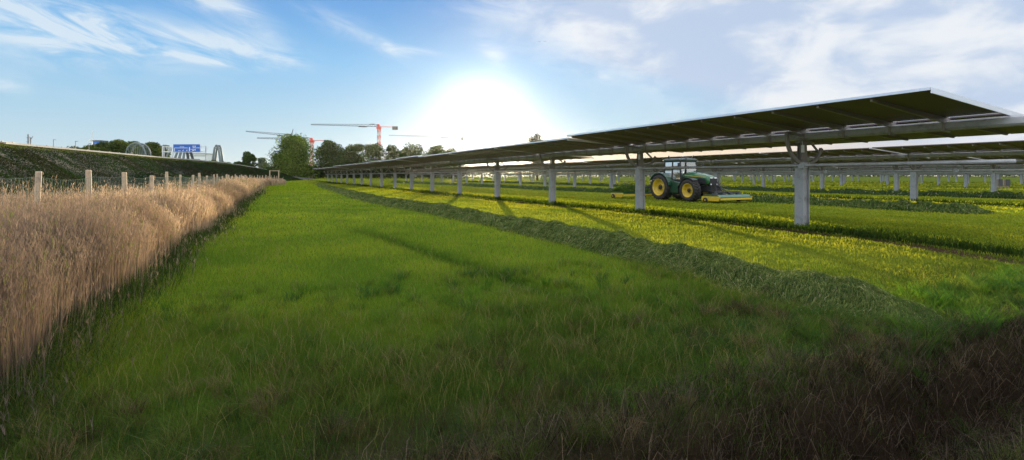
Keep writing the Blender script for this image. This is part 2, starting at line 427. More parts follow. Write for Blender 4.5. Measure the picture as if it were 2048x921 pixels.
# ------------------------------------------------------------------ ground
def grid_axis(lo, hi, fine0, fine1, step):
    a = list(np.arange(fine0, fine1, step)); s = step; x = fine1
    while x < hi: a.append(x); s *= 1.13; x += s
    a.append(hi); s = step; x = fine0; b = []
    while x > lo: s *= 1.13; x -= s; b.append(max(x, lo))
    return np.array(b[::-1] + a)
def make_ground():
    gx = grid_axis(-2600, 2600, -7, 22, .16); gy = grid_axis(-500, 3000, -1, 24, .12)
    PX, SY = np.meshgrid(gx, gy, indexing='ij')
    v = np.stack([PX, SY, H(PX, SY)], -1).reshape(-1, 3)
    nx, ny = len(gx), len(gy)
    i, j = np.meshgrid(np.arange(nx - 1), np.arange(ny - 1), indexing='ij')
    q = np.stack([i * ny + j, (i + 1) * ny + j, (i + 1) * ny + j + 1, i * ny + j + 1], -1).reshape(-1, 4)
    me = np_mesh('ground', v, quads=q, smooth=True)
    m, nt, out = new_mat('field_ground'); X = NX(nt)
    b = nt.nodes.new('ShaderNodeBsdfPrincipled'); nt.links.new(b.outputs[0], out.inputs[0])
    b.inputs['Roughness'].default_value = 1; b.inputs['Specular IOR Level'].default_value = 0
    tc = nt.nodes.new('ShaderNodeNewGeometry')
    sp = nt.nodes.new('ShaderNodeSeparateXYZ'); nt.links.new(tc.outputs['Position'], sp.inputs[0])
    pos = tc.outputs['Position']; p, s, _ = sp.outputs
    nA = X.noise(pos, .9, 6, .6); nB = X.noise(pos, 5.0, 8, .65); nC = X.noise(pos, .12, 4, .5)
    stretched = X.comb(X.m('MULTIPLY', p, 3.0), X.m('MULTIPLY', s, .12), 0.0)
    nS = X.noise(stretched, 1.0, 5, .6)
    pw = X.m('ADD', p, X.m('MULTIPLY', X.m('SUBTRACT', nA, .5), 1.1))
    lawn = X.mix(nB, (.05, .115, .010), (.12, .215, .018))
    lawn = X.mix(X.m('MULTIPLY', nC, .35), lawn, (.10, .13, .02))
    clover = X.mix(nB, (.10, .14, .016), (.24, .26, .030))
    clover = X.mix(X.m('MULTIPLY', X.sm(.42, .62, nS), .5), clover, (.08, .13, .018))
    soil = X.mix(nB, (.045, .028, .018), (.13, .085, .05))
    rough = X.mix(nB, (.018, .032, .008), (.055, .075, .018))
    thatch_shade = X.mix(nB, (.022, .024, .010), (.065, .060, .028))
    c = X.mix(X.sm(8.2, 9.0, pw), lawn, clover)
    # under every tracker row: a soil line on the near side and rough uncut growth
    q_ = X.m('MODULO', X.m('ADD', pw, 24.4 * 40 - 17.6 + 12.2), 24.4)     # 12.2 = on the row
    far_side = X.sm(13.6, 14.0, q_)
    inrow = X.m('MULTIPLY', X.sm(11.0, 11.2, q_), X.sm(12.7, 12.3, q_))
    trk = X.m('MULTIPLY', X.sm(10.2, 10.4, q_), X.sm(11.2, 10.9, q_))
    beyond = X.sm(9.5, 10.0, p)
    c = X.mix(X.m('MULTIPLY', inrow, beyond), c, rough)
    c = X.mix(X.m('MULTIPLY', X.m('MULTIPLY', trk, beyond), X.sm(.3, .5, nB)), c, soil)
    farp = X.sm(60, 95, X.m('ADD', p, X.m('MULTIPLY', nC, 20)))
    c = X.mix(X.m('MULTIPLY', farp, .8), c, X.mix(nA, (.035, .065, .014), (.10, .13, .03)))
    left = X.sm(-1.2, -2.6, X.m('SUBTRACT', pw, X.m('MULTIPLY', s, .03)))
    c = X.mix(X.m('MULTIPLY', left, X.sm(125, 115, s)), c, thatch_shade)
    head = X.sm(6.5, 3.2, X.m('ADD', s, X.m('MULTIPLY', X.m('SUBTRACT', nA, .5), 1.6)))
    c = X.mix(head, c, thatch_shade)  # dead thatch tone, with the foreground's fade to shade painted in
    ditch = X.m('MULTIPLY', X.sm(3.4, 3.0, s), X.sm(.9, 1.5, s))
    c = X.mix(ditch, c, X.mix(nB, (.012, .009, .006), (.045, .03, .018)))
    nt.links.new(c, b.inputs['Base Color'])
    bp = nt.nodes.new('ShaderNodeBump'); bp.inputs['Strength'].default_value = 1.0; bp.inputs['Distance'].default_value = .12
    nt.links.new(X.m('ADD', nB, X.m('MULTIPLY', X.noise(pos, 18, 4, .6), .5)), bp.inputs['Height']); nt.links.new(bp.outputs[0], b.inputs['Normal'])
    link('ground', me, m, kind='structure', label='flat mown field between the fence and the solar rows, dropping to a ditch')
make_ground()

# ------------------------------------------------------------------ blades and leaves
def blade_arrays(base, h, w, lean, colr, az=None, curl=1.0):
    n = len(base)
    if az is None: az = rng.random(n) * 2 * np.pi
    wa = rng.random(n) * np.pi
    d = np.stack([np.cos(az), np.sin(az), np.zeros(n)], 1)
    wd = np.stack([np.cos(wa), np.sin(wa), np.zeros(n)], 1) * (w / 2)[:, None]
    up = np.array([0, 0, 1.0])
    mid = base + up * (h * .55)[:, None] + d * (h * lean * .3)[:, None]
    zt = np.sqrt(np.clip(1 - (lean * .8) ** 2, .05, 1))
    tip = base + up * (h * zt)[:, None] + d * (h * lean * curl)[:, None]
    v = np.stack([base - wd, base + wd, mid - wd * .75, mid + wd * .75, tip], 1).reshape(-1, 3)
    o = (np.arange(n) * 5)[:, None]
    q = o + np.array([0, 1, 3, 2]); t = o + np.array([2, 3, 4])
    return v, q, t, np.repeat(colr, 5, 0)

def merge(parts):
    V = []; Q = []; T = []; C = []; n = 0
    for v, q, t, c in parts:
        V.append(v); C.append(c)
        if q is not None: Q.append(q + n)
        if t is not None: T.append(t + n)
        n += len(v)
    return np.concatenate(V), (np.concatenate(Q) if Q else None), (np.concatenate(T) if T else None), np.concatenate(C)

def stuff(name, parts, mat, label, cat, kind='stuff', parent=None, **k):
    V, Q, T, C = merge(parts if isinstance(parts, list) else [parts])
    me = np_mesh(name, V, Q, T, np.clip(C, 0, 1))
    return link(name, me, mat, parent, label=label, cat=cat, kind=kind, **k)

def leaf_arrays(c, size, colr, flat=0.0):
    n = len(c)
    a = rng.normal(size=(n, 3)); a[:, 2] *= (1 - flat); a /= np.linalg.norm(a, axis=1)[:, None] + 1e-9
    b = rng.normal(size=(n, 3)); b[:, 2] *= (1 - flat)
    b -= a * (a * b).sum(1)[:, None]; b /= np.linalg.norm(b, axis=1)[:, None] + 1e-9
    s = size[:, None]
    v = np.stack([c - a * s * .5, c + b * s * .28, c + a * s * .5, c - b * s * .28], 1).reshape(-1, 3)
    q = (np.arange(n) * 4)[:, None] + np.array([0, 1, 2, 3])
    return v, q, None, np.repeat(colr, 4, 0)

def polar(n, r0, r1, half=58, bias=0.0):
    """points round the viewer, denser nearby"""
    u = rng.random(n)
    r = r0 * (r1 / r0) ** u
    a = (rng.random(n) * 2 - 1) * R(half) + YAW
    return r * np.sin(a), r * np.cos(a), r

def tint(n, c1, c2, var=.12, f=None):
    f = rng.random(n) if f is None else f
    c = np.array(c1)[None] * (1 - f[:, None]) + np.array(c2)[None] * f[:, None]
    return c * (1 + rng.normal(size=(n, 1)) * var)

def base3(p, s): return np.stack([p, s, H(p, s) - .01], 1)

def fence_p(s):
    s = np.asarray(s, float)
    a = -4.35 + .035 * s
    return np.where(s < 85, a, -1.375 + (s - 85) * .08 + (s - 85) ** 2 * .0018)
def edge_p(s):   # where the dry stand meets the lawn
    return fence_p(s) + 2.15 - .9 * sstep(60, 100, s) + (vnoise(s, s * 0, 1.7, 8) - .5) * .5

def windrow_line(s): return 8.0 + .25 * np.sin(s * .13) + 3.2 * sstep(40, 120, s)
def rut(p, s): return np.exp(-((p - (5.05 - .115 * s)) / .34) ** 2) * sstep(4.8, 7.5, s) * sstep(21, 14, s)

# lawn
p, s, r = polar(520000, 2.6, 70)
k = (rng.random(len(p)) < sstep(2.9, 6.2, s + (vnoise(p, s, 1.1, 5) - .5) * 2.4)) & (p > edge_p(s) - .2) & (p < windrow_line(s) - .5 + .6 * vnoise(p, s, .8, 12) * 1) & (s < 120)
p, s, r = p[k], s[k], r[k]; n = len(p)
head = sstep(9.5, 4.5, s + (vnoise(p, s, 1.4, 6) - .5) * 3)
ru = rut(p, s)
pat = vnoise(p, s, 1.9, 7) * .6 + vnoise(p, s, .5, 9) * .4
h = (.065 + .05 * rng.random(n)) * (1 + .5 * pat) * (1 + .7 * head * pat + .25 * head) + .03 * ru
wv = np.maximum(.003, r * .0007)
broad = vnoise(p + s * .3, s * .6, 3.2, 17) * .6 + vnoise(p, s, 1.1, 18) * .4
c = tint(n, (.12, .195, .022), (.33, .375, .038), .17, np.clip(pat * .5 + broad * 1.2 - .4, 0, 1))
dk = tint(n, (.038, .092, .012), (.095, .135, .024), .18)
c = c * (1 - head[:, None]) + dk * head[:, None]  # blades darkened by colour toward the viewer, a painted fade to shade
c = c * (1 - ru[:, None] * .85) + np.array([.022, .06, .010])[None] * ru[:, None] * .85
dry = rng.random(n) < (.02 + .05 * head)
c[dry] = tint(dry.sum(), (.20, .16, .08), (.30, .25, .12))
h[dry] *= 1.5
lean = .35 + .5 * rng.random(n)
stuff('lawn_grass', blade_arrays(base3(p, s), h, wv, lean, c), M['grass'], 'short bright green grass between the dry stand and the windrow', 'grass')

# long headland grass and dead stems round the ditch
p, s, r = polar(230000, 2.4, 26, 60)
edge = 5.3 + (vnoise(p, s, 1.2, 15) - .5) * 1.6 - 1.0 * sstep(3, 9, p) * 0
k = (rng.random(len(p)) < sstep(7.2, 4.0, s + (vnoise(p, s, 1.2, 15) - .5) * 3.0)) & (s > .2) & (p > -7) & ~((s < 3.2) & (s > 1.6) & (p > .5) & (rng.random(len(p)) < .55))
p, s, r = p[k], s[k], r[k]; n = len(p)
cl = vnoise(p, s, .55, 21) * .6 + vnoise(p, s, 1.6, 22) * .4
indit = sstep(3.2, 2.8, s) * sstep(1.2, 1.7, s)
h = (.06 + .17 * cl * rng.random(n)) * (1 + .35 * sstep(5, 12, p) * (1 - indit))
c = tint(n, (.030, .050, .012), (.070, .125, .018), .2, np.clip(cl * 1.6 - .3, 0, 1))
bn = vnoise(p, s, .9, 24) * .6 + vnoise(p, s, 2.6, 25) * .4
br = rng.random(n) < .04 + .42 * indit + .75 * sstep(.45, .75, bn) * sstep(6, 4, s) * (1 - .8 * sstep(4, 8, p) * sstep(3.2, 3.6, s)) + .7 * np.exp(-((p + 2.2) / 1.1) ** 2 - ((s - 4.3) / .8) ** 2)
c[br] = tint(br.sum(), (.024, .021, .015), (.085, .068, .046), .3)
br2 = rng.random(n) < .035
c[br2] = tint(br2.sum(), (.19, .15, .09), (.28, .22, .13))
az = np.where(rng.random(n) < .6, rng.normal(size=n) * .7 + vnoise(p, s, .9, 30) * 9, rng.random(n) * 6.3)
stuff('headland_grass', blade_arrays(base3(p, s), h, np.maximum(.0022, r * .0006), .35 + .75 * rng.random(n), c, az),
      M['grass'], 'long dark grass and dead stems on the headland and ditch banks', 'grass')
# matted dead twigs in the ditch
n = 16000
p = rng.random(n) * 13 + .2; s = 1.5 + rng.random(n) * 2.1
c = tint(n, (.018, .015, .012), (.15, .115, .08), .35, rng.random(n) ** 1.8)
stuff('ditch_stalks', blade_arrays(base3(p, s) + np.array([0, 0, .03]), .12 + .28 * rng.random(n), np.full(n, .005), .6 + .75 * rng.random(n), c),
      M['dry'], 'tangle of brown dead stalks lying in the dark ditch', 'dead stalks')
# separate tufts, each with its own colour and spread
def tufts(nt_, p0, p1, s0, s1, hlo, hhi, pal, per=70, seed=1):
    r_ = np.random.default_rng(seed)
    cp = p0 + (p1 - p0) * r_.random(nt_); cs = s0 + (s1 - s0) * r_.random(nt_) ** 1.3
    pc = np.array(pal)[r_.integers(0, len(pal), nt_)]; hs = hlo + (hhi - hlo) * r_.random(nt_); sp = .04 + .09 * r_.random(nt_)
    i = np.repeat(np.arange(nt_), per); n = len(i); a = r_.random(n) * 6.283; rad = sp[i] * np.sqrt(r_.random(n))
    p = cp[i] + rad * np.cos(a); s = cs[i] + rad * np.sin(a)
    az = np.where(r_.random(n) < .7, a + r_.normal(size=n) * .5, (i * 2.4) % 6.28)
    c = pc[i] * (1 + r_.normal(size=(n, 1)) * .22)
    return blade_arrays(base3(p, s), hs[i] * (.5 + .6 * r_.random(n)), np.maximum(.0028, np.hypot(p, s) * .00062), .45 + .65 * r_.random(n), np.clip(c, .004, 1), az)
GRN = [(.055, .13, .018), (.085, .17, .022), (.04, .10, .03), (.10, .15, .03), (.14, .17, .05)]
MIX = [(.05, .10, .02), (.075, .12, .022), (.10, .085, .05), (.17, .13, .08), (.05, .035, .024), (.035, .07, .02)]
BRN = [(.04, .034, .022), (.13, .105, .07), (.05, .085, .02), (.018, .013, .010), (.012, .010, .008), (.06, .09, .022), (.045, .10, .02)]
stuff('grass_tufts', [tufts(520, -2.2, 9, 4.2, 9.0, .14, .30, GRN, 60, 11), tufts(560, -4, 9, 3.3, 5.6, .16, .34, MIX, 80, 12), tufts(420, .5, 12, 1.5, 3.4, .12, .30, BRN, 60, 13), tufts(260, 7, 15, 3.3, 4.9, .22, .42, GRN[:4] , 90, 14), tufts(260, 2.5, 8, 3.5, 5.2, .12, .26, GRN, 80, 15)],
      M['grass'], 'mixed green and brown grass tufts scattered over the headland and ditch', 'grass')
# near ditch bank, tall soft grass lit by the sky
n = 26000
p = rng.random(n) * 7 + 1.2; s = .5 + rng.random(n) * 1.25
stuff('bank_grass', blade_arrays(base3(p, s), .10 + .14 * rng.random(n), np.full(n, .004), .3 + .6 * rng.random(n),
      tint(n, (.06, .09, .025), (.14, .14, .05), .2)), M['grass'], 'grey green grass on the near bank in the bottom right corner', 'grass')

# clover strip, sunlit
p, s, r = polar(620000, 6, 150, 60)
k = (s > 4.4 + (vnoise(p, s, .8, 41) - .5) * .8) & (p > windrow_line(s) + .3) & (p < 16.4) & (s < 150)
k &= ~((np.abs(p - 15.9 + (vnoise(p, s, 1.5, 44) - .5) * .5) < .28) & (rng.random(len(p)) < .9))
p, s, r = p[k], s[k], r[k]; n = len(p)
cl = vnoise(p, s, .35, 42) * .5 + vnoise(p * 2.2, s * .25, 1.0, 43) * .5
hh = .03 + .11 * cl * rng.random(n)
cc = base3(p, s); cc[:, 2] += hh
pc = vnoise(p, s * .5, 1.7, 46) * .5 + vnoise(p * 3, s * .2, 1.0, 47) * .25 + cl * .35
c = tint(n, (.12, .185, .022), (.31, .32, .038), .14, np.clip(pc * 1.7 - .45, 0, 1))
b2 = np.arange(n) % 2 == 0
stuff('clover_leaves', [leaf_arrays(cc[b2], np.maximum(.024, r[b2] * .0017), c[b2], .3),
      blade_arrays(base3(p[~b2], s[~b2]), hh[~b2] + .03, np.maximum(.014, r[~b2] * .0013), .2 + .5 * rng.random((~b2).sum()), c[~b2])],
      M['grass'], 'low yellow green clover in the strip beside the tracker posts', 'clover')

# mown strips beyond the first row, rough growth under each row
p, s, r = polar(330000, 16, 190, 60)
k = (p > 16.3) & (s < 175)
q = np.mod(p + 24.4 * 40 - 17.6 + 12.2, 24.4)
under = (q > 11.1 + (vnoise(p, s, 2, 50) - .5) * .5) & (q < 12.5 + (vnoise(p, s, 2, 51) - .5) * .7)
soil = (q > 10.3) & (q < 10.9)
k &= ~(soil & (rng.random(len(p)) < .8))
p, s, r, under, q = p[k], s[k], r[k], under[k], q[k]; n = len(p)
cl = vnoise(p, s, .8, 52) * .5 + vnoise(p * .8, s * .15, 1.0, 53) * .5
farp = sstep(60, 95, p)
h = (.05 + .07 * rng.random(n)) * (1 + farp) + np.where(under, .10 + .22 * cl * rng.random(n), 0) + farp * .22 * vnoise(p, s, 3, 54) * rng.random(n)
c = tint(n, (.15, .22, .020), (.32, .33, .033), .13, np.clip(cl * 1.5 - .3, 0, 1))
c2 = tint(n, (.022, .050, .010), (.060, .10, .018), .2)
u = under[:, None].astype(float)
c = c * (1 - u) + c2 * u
c3 = tint(n, (.05, .09, .018), (.13, .17, .035), .2)
c = c * (1 - farp[:, None] * .75) + c3 * farp[:, None] * .75
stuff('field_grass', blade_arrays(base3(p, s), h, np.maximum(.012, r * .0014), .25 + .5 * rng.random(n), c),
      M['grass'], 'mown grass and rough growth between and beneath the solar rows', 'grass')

# far lawn, left of row one
p, s, r = polar(90000, 60, 300, 34)
k = (p > edge_p(np.minimum(s, 121)) - .2) & (p < np.where(s < 150, 16.5, 80)) & (s > 50)
p, s, r = p[k], s[k], r[k]; n = len(p)
c = tint(n, (.16, .24, .012), (.28, .34, .018), .12)
yl = sstep(-.5, 1, p - windrow_line(s))[:, None]
c = c * (1 - yl) + tint(n, (.16, .22, .018), (.27, .30, .03), .1) * yl
stuff('distant_grass', blade_arrays(base3(p, s), .08 + .08 * rng.random(n), r * .0015, .3 + .4 * rng.random(n), c), M['grass'],
      'distant green grass running up to the foot of the trees', 'grass')

# ------------------------------------------------------------------ dry stand along the fence
n = 150000
r = 4.2 * (125 / 4.2) ** rng.random(n)
s = r
wd = np.where(s < 85, 1, 1)
t = rng.random(n) ** .95 + (rng.random(n) < .16) * rng.exponential(.06, n)
p = fence_p(s) - 1.7 + t * (edge_p(s) - fence_p(s) + 1.7)
edge = sstep(-.35, .75, edge_p(s) - p)                       # lower growth towards the lawn
zone = vnoise(s, s * 0 + 3, 3.0, 61)
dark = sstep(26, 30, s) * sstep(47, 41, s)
tall = (rng.random(n) < .10) * .45 * rng.random(n)
h = tall * edge + (.34 + .56 * edge + .30 * rng.random(n) + .25 * vnoise(p, s, .7, 62) + .30 * (vnoise(p, s, 1.8, 67) - .5)) * (1 - .12 * sstep(60, 120, s)) * (1 - .15 * dark)
h *= (1 - .30 * sstep(7, 4.0, s)) * (.35 + .65 * sstep(-.5, .15, edge_p(s) - p))
c = tint(n, (.29, .215, .15), (.54, .42, .29), .18, np.clip(vnoise(p, s, 1.2, 63) * 1.4 - .2, 0, 1))
near_shade = 1.12 * sstep(19, 6, s)[:, None]
c = c * (1 - near_shade * .72) + np.array([.125, .098, .085])[None] * near_shade * .72  # nearest reeds: shade put into the stem colour though sun reaches them
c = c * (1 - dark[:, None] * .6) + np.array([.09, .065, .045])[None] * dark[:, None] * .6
g = (rng.random(n) < .06 + .14 * sstep(44, 50, s) * sstep(75, 66, s))
c[g] = tint(g.sum(), (.07, .11, .02), (.17, .20, .04))
w = np.maximum(.0035, r * .00055)
b = base3(p, s)
az = rng.random(n) * 3.5 + 6.3 * vnoise(p, s, 1.3, 66)
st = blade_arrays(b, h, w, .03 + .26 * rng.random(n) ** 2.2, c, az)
# seed heads: short feathery bits on the upper quarter
k = rng.random(n) < .75
nb = k.sum(); heads = []
tipv = st[0].reshape(-1, 5, 3)
for j in range(4):
    f = .55 + .45 * rng.random(nb)
    pos_ = tipv[k, 2] * 0 + (tipv[k, 2] + tipv[k, 3]) / 2 * (1 - f)[:, None] + tipv[k, 4] * f[:, None]
    heads.append(blade_arrays(pos_, .04 + .07 * rng.random(nb), w[k] * 1.0, .3 + .5 * rng.random(nb), c[k] * 1.12))
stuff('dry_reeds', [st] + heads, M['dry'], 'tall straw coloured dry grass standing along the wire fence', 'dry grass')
# green bases and broad weeds at the foot of the stand
n = 16000
s = 4.0 * (70 / 4.0) ** rng.random(n); p = edge_p(s) + rng.normal(size=n) * .28
stuff('verge_weeds', blade_arrays(base3(p, s), .12 + .25 * rng.random(n), np.maximum(.008, s * .0011), .4 + .6 * rng.random(n),
      tint(n, (.025, .055, .014), (.07, .105, .03), .25)), M['grass'], 'dark green weeds along the foot of the dry grass', 'weeds')

# ------------------------------------------------------------------ fence
def make_fence():
    root = empty('wire_fence', (float(fence_p(13)), 13, 0), label='long timber post and green wire mesh fence behind the dry grass', cat='fence')
    rl = Vector(root.location)
    ss = [6.5, 9.75, 13.0] ; x = 13.0
    while x < 119: x += 3.25; ss.append(x)
    k = 0
    for i, sv in enumerate(ss):
        pv = float(fence_p(sv)); zt = 1.90 + .09 * math.sin(i * 2.3) + (.08 if abs(sv - 13) < .1 else 0)
        zb = float(H(pv, sv)) - .1
        lx, ly = .035 * math.sin(i * 4.1), .035 * math.cos(i * 3.3)
        mb = MB()
        a = .060 * (1 + .16 * math.sin(i * 5.1)); ring = []
        for (zz, rr) in ((zb, a * 1.05), (1.0, a), (zt - .02, a * .98), (zt, a * .86)):
            ring.append([(pv - rl.x + lx * zz + rr * math.cos(2 * math.pi * (j + .5) / 10) * (1.0 if j < 5 else .95), sv - rl.y + ly * zz + rr * math.sin(2 * math.pi * (j + .5) / 10), zz) for j in range(10)])
        mb.loft(ring, smooth=False); mb.build('fence_post', M['post_wood'], root)
    # mesh: top and middle strands with closely set uprights
    mb = MB()
    for i in range(len(ss) - 1):
        a, b_ = ss[i], ss[i + 1]
        N = 22 if a < 45 else 6
        rw = .0028 if a < 20 else .0045
        def q(t, z):
            sv = a + (b_ - a) * t; return Vector((float(fence_p(sv)) + .075 - rl.x, sv - rl.y, z - .05 * math.sin(math.pi * t) * (1 + .6 * math.sin(i * 3.7)) * (z / 1.8)))
        for z in (.35, .8, 1.2, 1.5, 1.78):
            pts = [q(t / 6, z) for t in range(7)]
            mb.tube(pts, rw, 3, False)
        for j in range(N):
            t = (j + .5) / N
            mb.bar(q(t, .1), q(t, 1.78), rw * 1.5)
    mb.build('wire_mesh', M['wire'], root)
make_fence()
# a few taller orange timber frames at the far end of the fence
o = empty('timber_gate_frame', (3.1, 119, 0), R(-20), label='tall orange brown timber gate frame at the far end of the fence', cat='gate')
for xx in (-.9, .9):
    MB().bar((xx, 0, 0), (xx, 0, 3.0), .16).build('gate_post', M['post_wood'], o, .01)
MB().bar((-1.0, 0, 2.9), (1.0, 0, 2.9), .12).build('gate_crossbar', M['post_wood'], o, .01)
MB().bar((-.85, 0, .9), (.85, 0, 1.1), .08).build('gate_rail', M['post_wood'], o, .01)
# diagonal brace post
mb = MB(); pv = float(fence_p(62))
mb.bar((0, 0, 0), (.5, 2.0, 1.75), .1)
ob = mb.build('brace_pole', M['post_wood'], None, .01, label='slanting dark brace pole leaning on the fence in the grass', cat='pole'); ob.location = (pv + .3, 60, 0)

# ------------------------------------------------------------------ windrows
def windrow(name, cf, s0, s1, hw, hh, n, label, seed, colA, colB, wscale=1.0, size0=.0028):
    ss = np.concatenate([np.arange(s0, min(s1, 30), .12), np.arange(min(s1, 30), s1, .8)]) if s0 < 30 else np.arange(s0, s1, .5)
    tt = np.linspace(-1, 1, 17)
    S, T = np.meshgrid(ss, tt, indexing='ij')
    def height(S, T):
        wob = .65 + .55 * vnoise(S, S * 0 + seed, 1.6, seed) + .35 * vnoise(S + T, T * 2, .5, seed + 1)
        taper = sstep(s0 - .2, s0 + .8, S)
        lump = .28 * (vnoise(T * hw * .6 + S * .5, S * 1.0 - T * hw * 1.1, .42, seed + 2) - .5) + .10 * (vnoise(T * hw, S, .12, seed + 3) - .5)
        return np.clip((1 - T ** 2) ** .8 * hh * wob * taper + lump * (1 - T ** 4) * taper * (hh / .35), -.02, 2)
    def pp(S, T): return cf(S) + T * hw * (.85 + .3 * vnoise(S, S * 0, 1.1, seed + 4)) 
    P = pp(S, T)
    Z = H(P, S) + height(S, T) - .01
    v = np.stack([P, S, Z], -1).reshape(-1, 3); ny = len(tt)
    i, j = np.meshgrid(np.arange(len(ss) - 1), np.arange(ny - 1), indexing='ij')
    q = np.stack([i * ny + j, i * ny + j + 1, (i + 1) * ny + j + 1, (i + 1) * ny + j], -1).reshape(-1, 4)
    parts = [(v, q, None, tint(len(v), np.array(colA) * .8, colA, .15))]
    # lying stems
    u = rng.random(n); sv = s0 + (s1 - s0) * u ** 2.2 if s0 < 30 else s0 + (s1 - s0) * u
    tv = rng.random(n) * 2 - 1
    P = pp(sv, tv); Z = H(P, sv) + height(sv, tv)
    rr = np.hypot(P, sv)
    L = .10 + .22 * rng.random(n); a = rng.normal(size=n) * .45 + .45 + 1.6 * (vnoise(P, sv, .8, seed + 9) - .5) + 3.14 * (rng.random(n) < .5)
    d = np.stack([np.cos(a), np.sin(a), np.zeros(n)], 1)
    # follow the mound
    e = .5 * L
    P2 = P + d[:, 0] * L; S2 = sv + d[:, 1] * L; T2 = np.clip((P2 - cf(S2)) / hw, -1, 1)
    Z2 = H(P2, S2) + height(S2, T2)
    A = np.stack([P, sv, Z + .005], 1); B = np.stack([P2, S2, Z2 + .005 + .05 * rng.random(n)], 1)
    Mid = (A + B) / 2 + np.array([0, 0, 1]) * (.015 + .05 * rng.random(n))[:, None]
    side = np.stack([-d[:, 1], d[:, 0], rng.normal(size=n) * .8], 1); side /= np.linalg.norm(side, axis=1)[:, None]
    w_ = np.maximum(size0, rr * .00065 * wscale)[:, None]
    v = np.stack([A - side * w_ * .5, A + side * w_ * .5, Mid - side * w_ * .5, Mid + side * w_ * .5, B], 1).reshape(-1, 3)
    o_ = (np.arange(n) * 5)[:, None]
    f = rng.random(n)
    c = tint(n, colA, colB, .2, f ** 1.5)
    st_ = rng.random(n) < .04; c[st_] = tint(st_.sum(), (.28, .26, .15), (.42, .38, .24))
    parts.append((v, o_ + np.array([0, 1, 3, 2]), o_ + np.array([2, 3, 4]), np.repeat(c, 5, 0)))
    V, Q, T_, C = merge(parts)
    return link(name, np_mesh(name, V, Q, T_, np.clip(C, 0, 1)), M['hay'], None, label=label, cat='windrow', group='ridges of mown grass')
windrow('windrow', windrow_line, 3.7, 110, .92, .26, 130000, 'long grey green ridge of mown grass dividing the lawn from the yellow clover strip', 70, (.030, .070, .014), (.23, .27, .075))
windrow('windrow', lambda s: 31.5 + .3 * np.sin(s * .3), 12, 34, .9, .34, 16000, 'dark lumpy ridge of mown grass on the right, behind the nearest solar table', 80, (.04, .08, .018), (.17, .22, .05), 1.2, .012)
windrow('windrow', lambda s: 33.5 + .3 * np.sin(s * .3), 33, 140, .8, .34, 9000, 'ridge of mown grass running on behind the tractor', 90, (.035, .07, .018), (.12, .17, .04), 1.3, .02)
windrow('windrow', lambda s: 54.5 + .3 * np.sin(s * .2), 18, 150, .9, .36, 9000, 'far dark ridge of mown grass between the second and third tracker rows', 95, (.03, .06, .016), (.10, .14, .035), 1.3, .02)

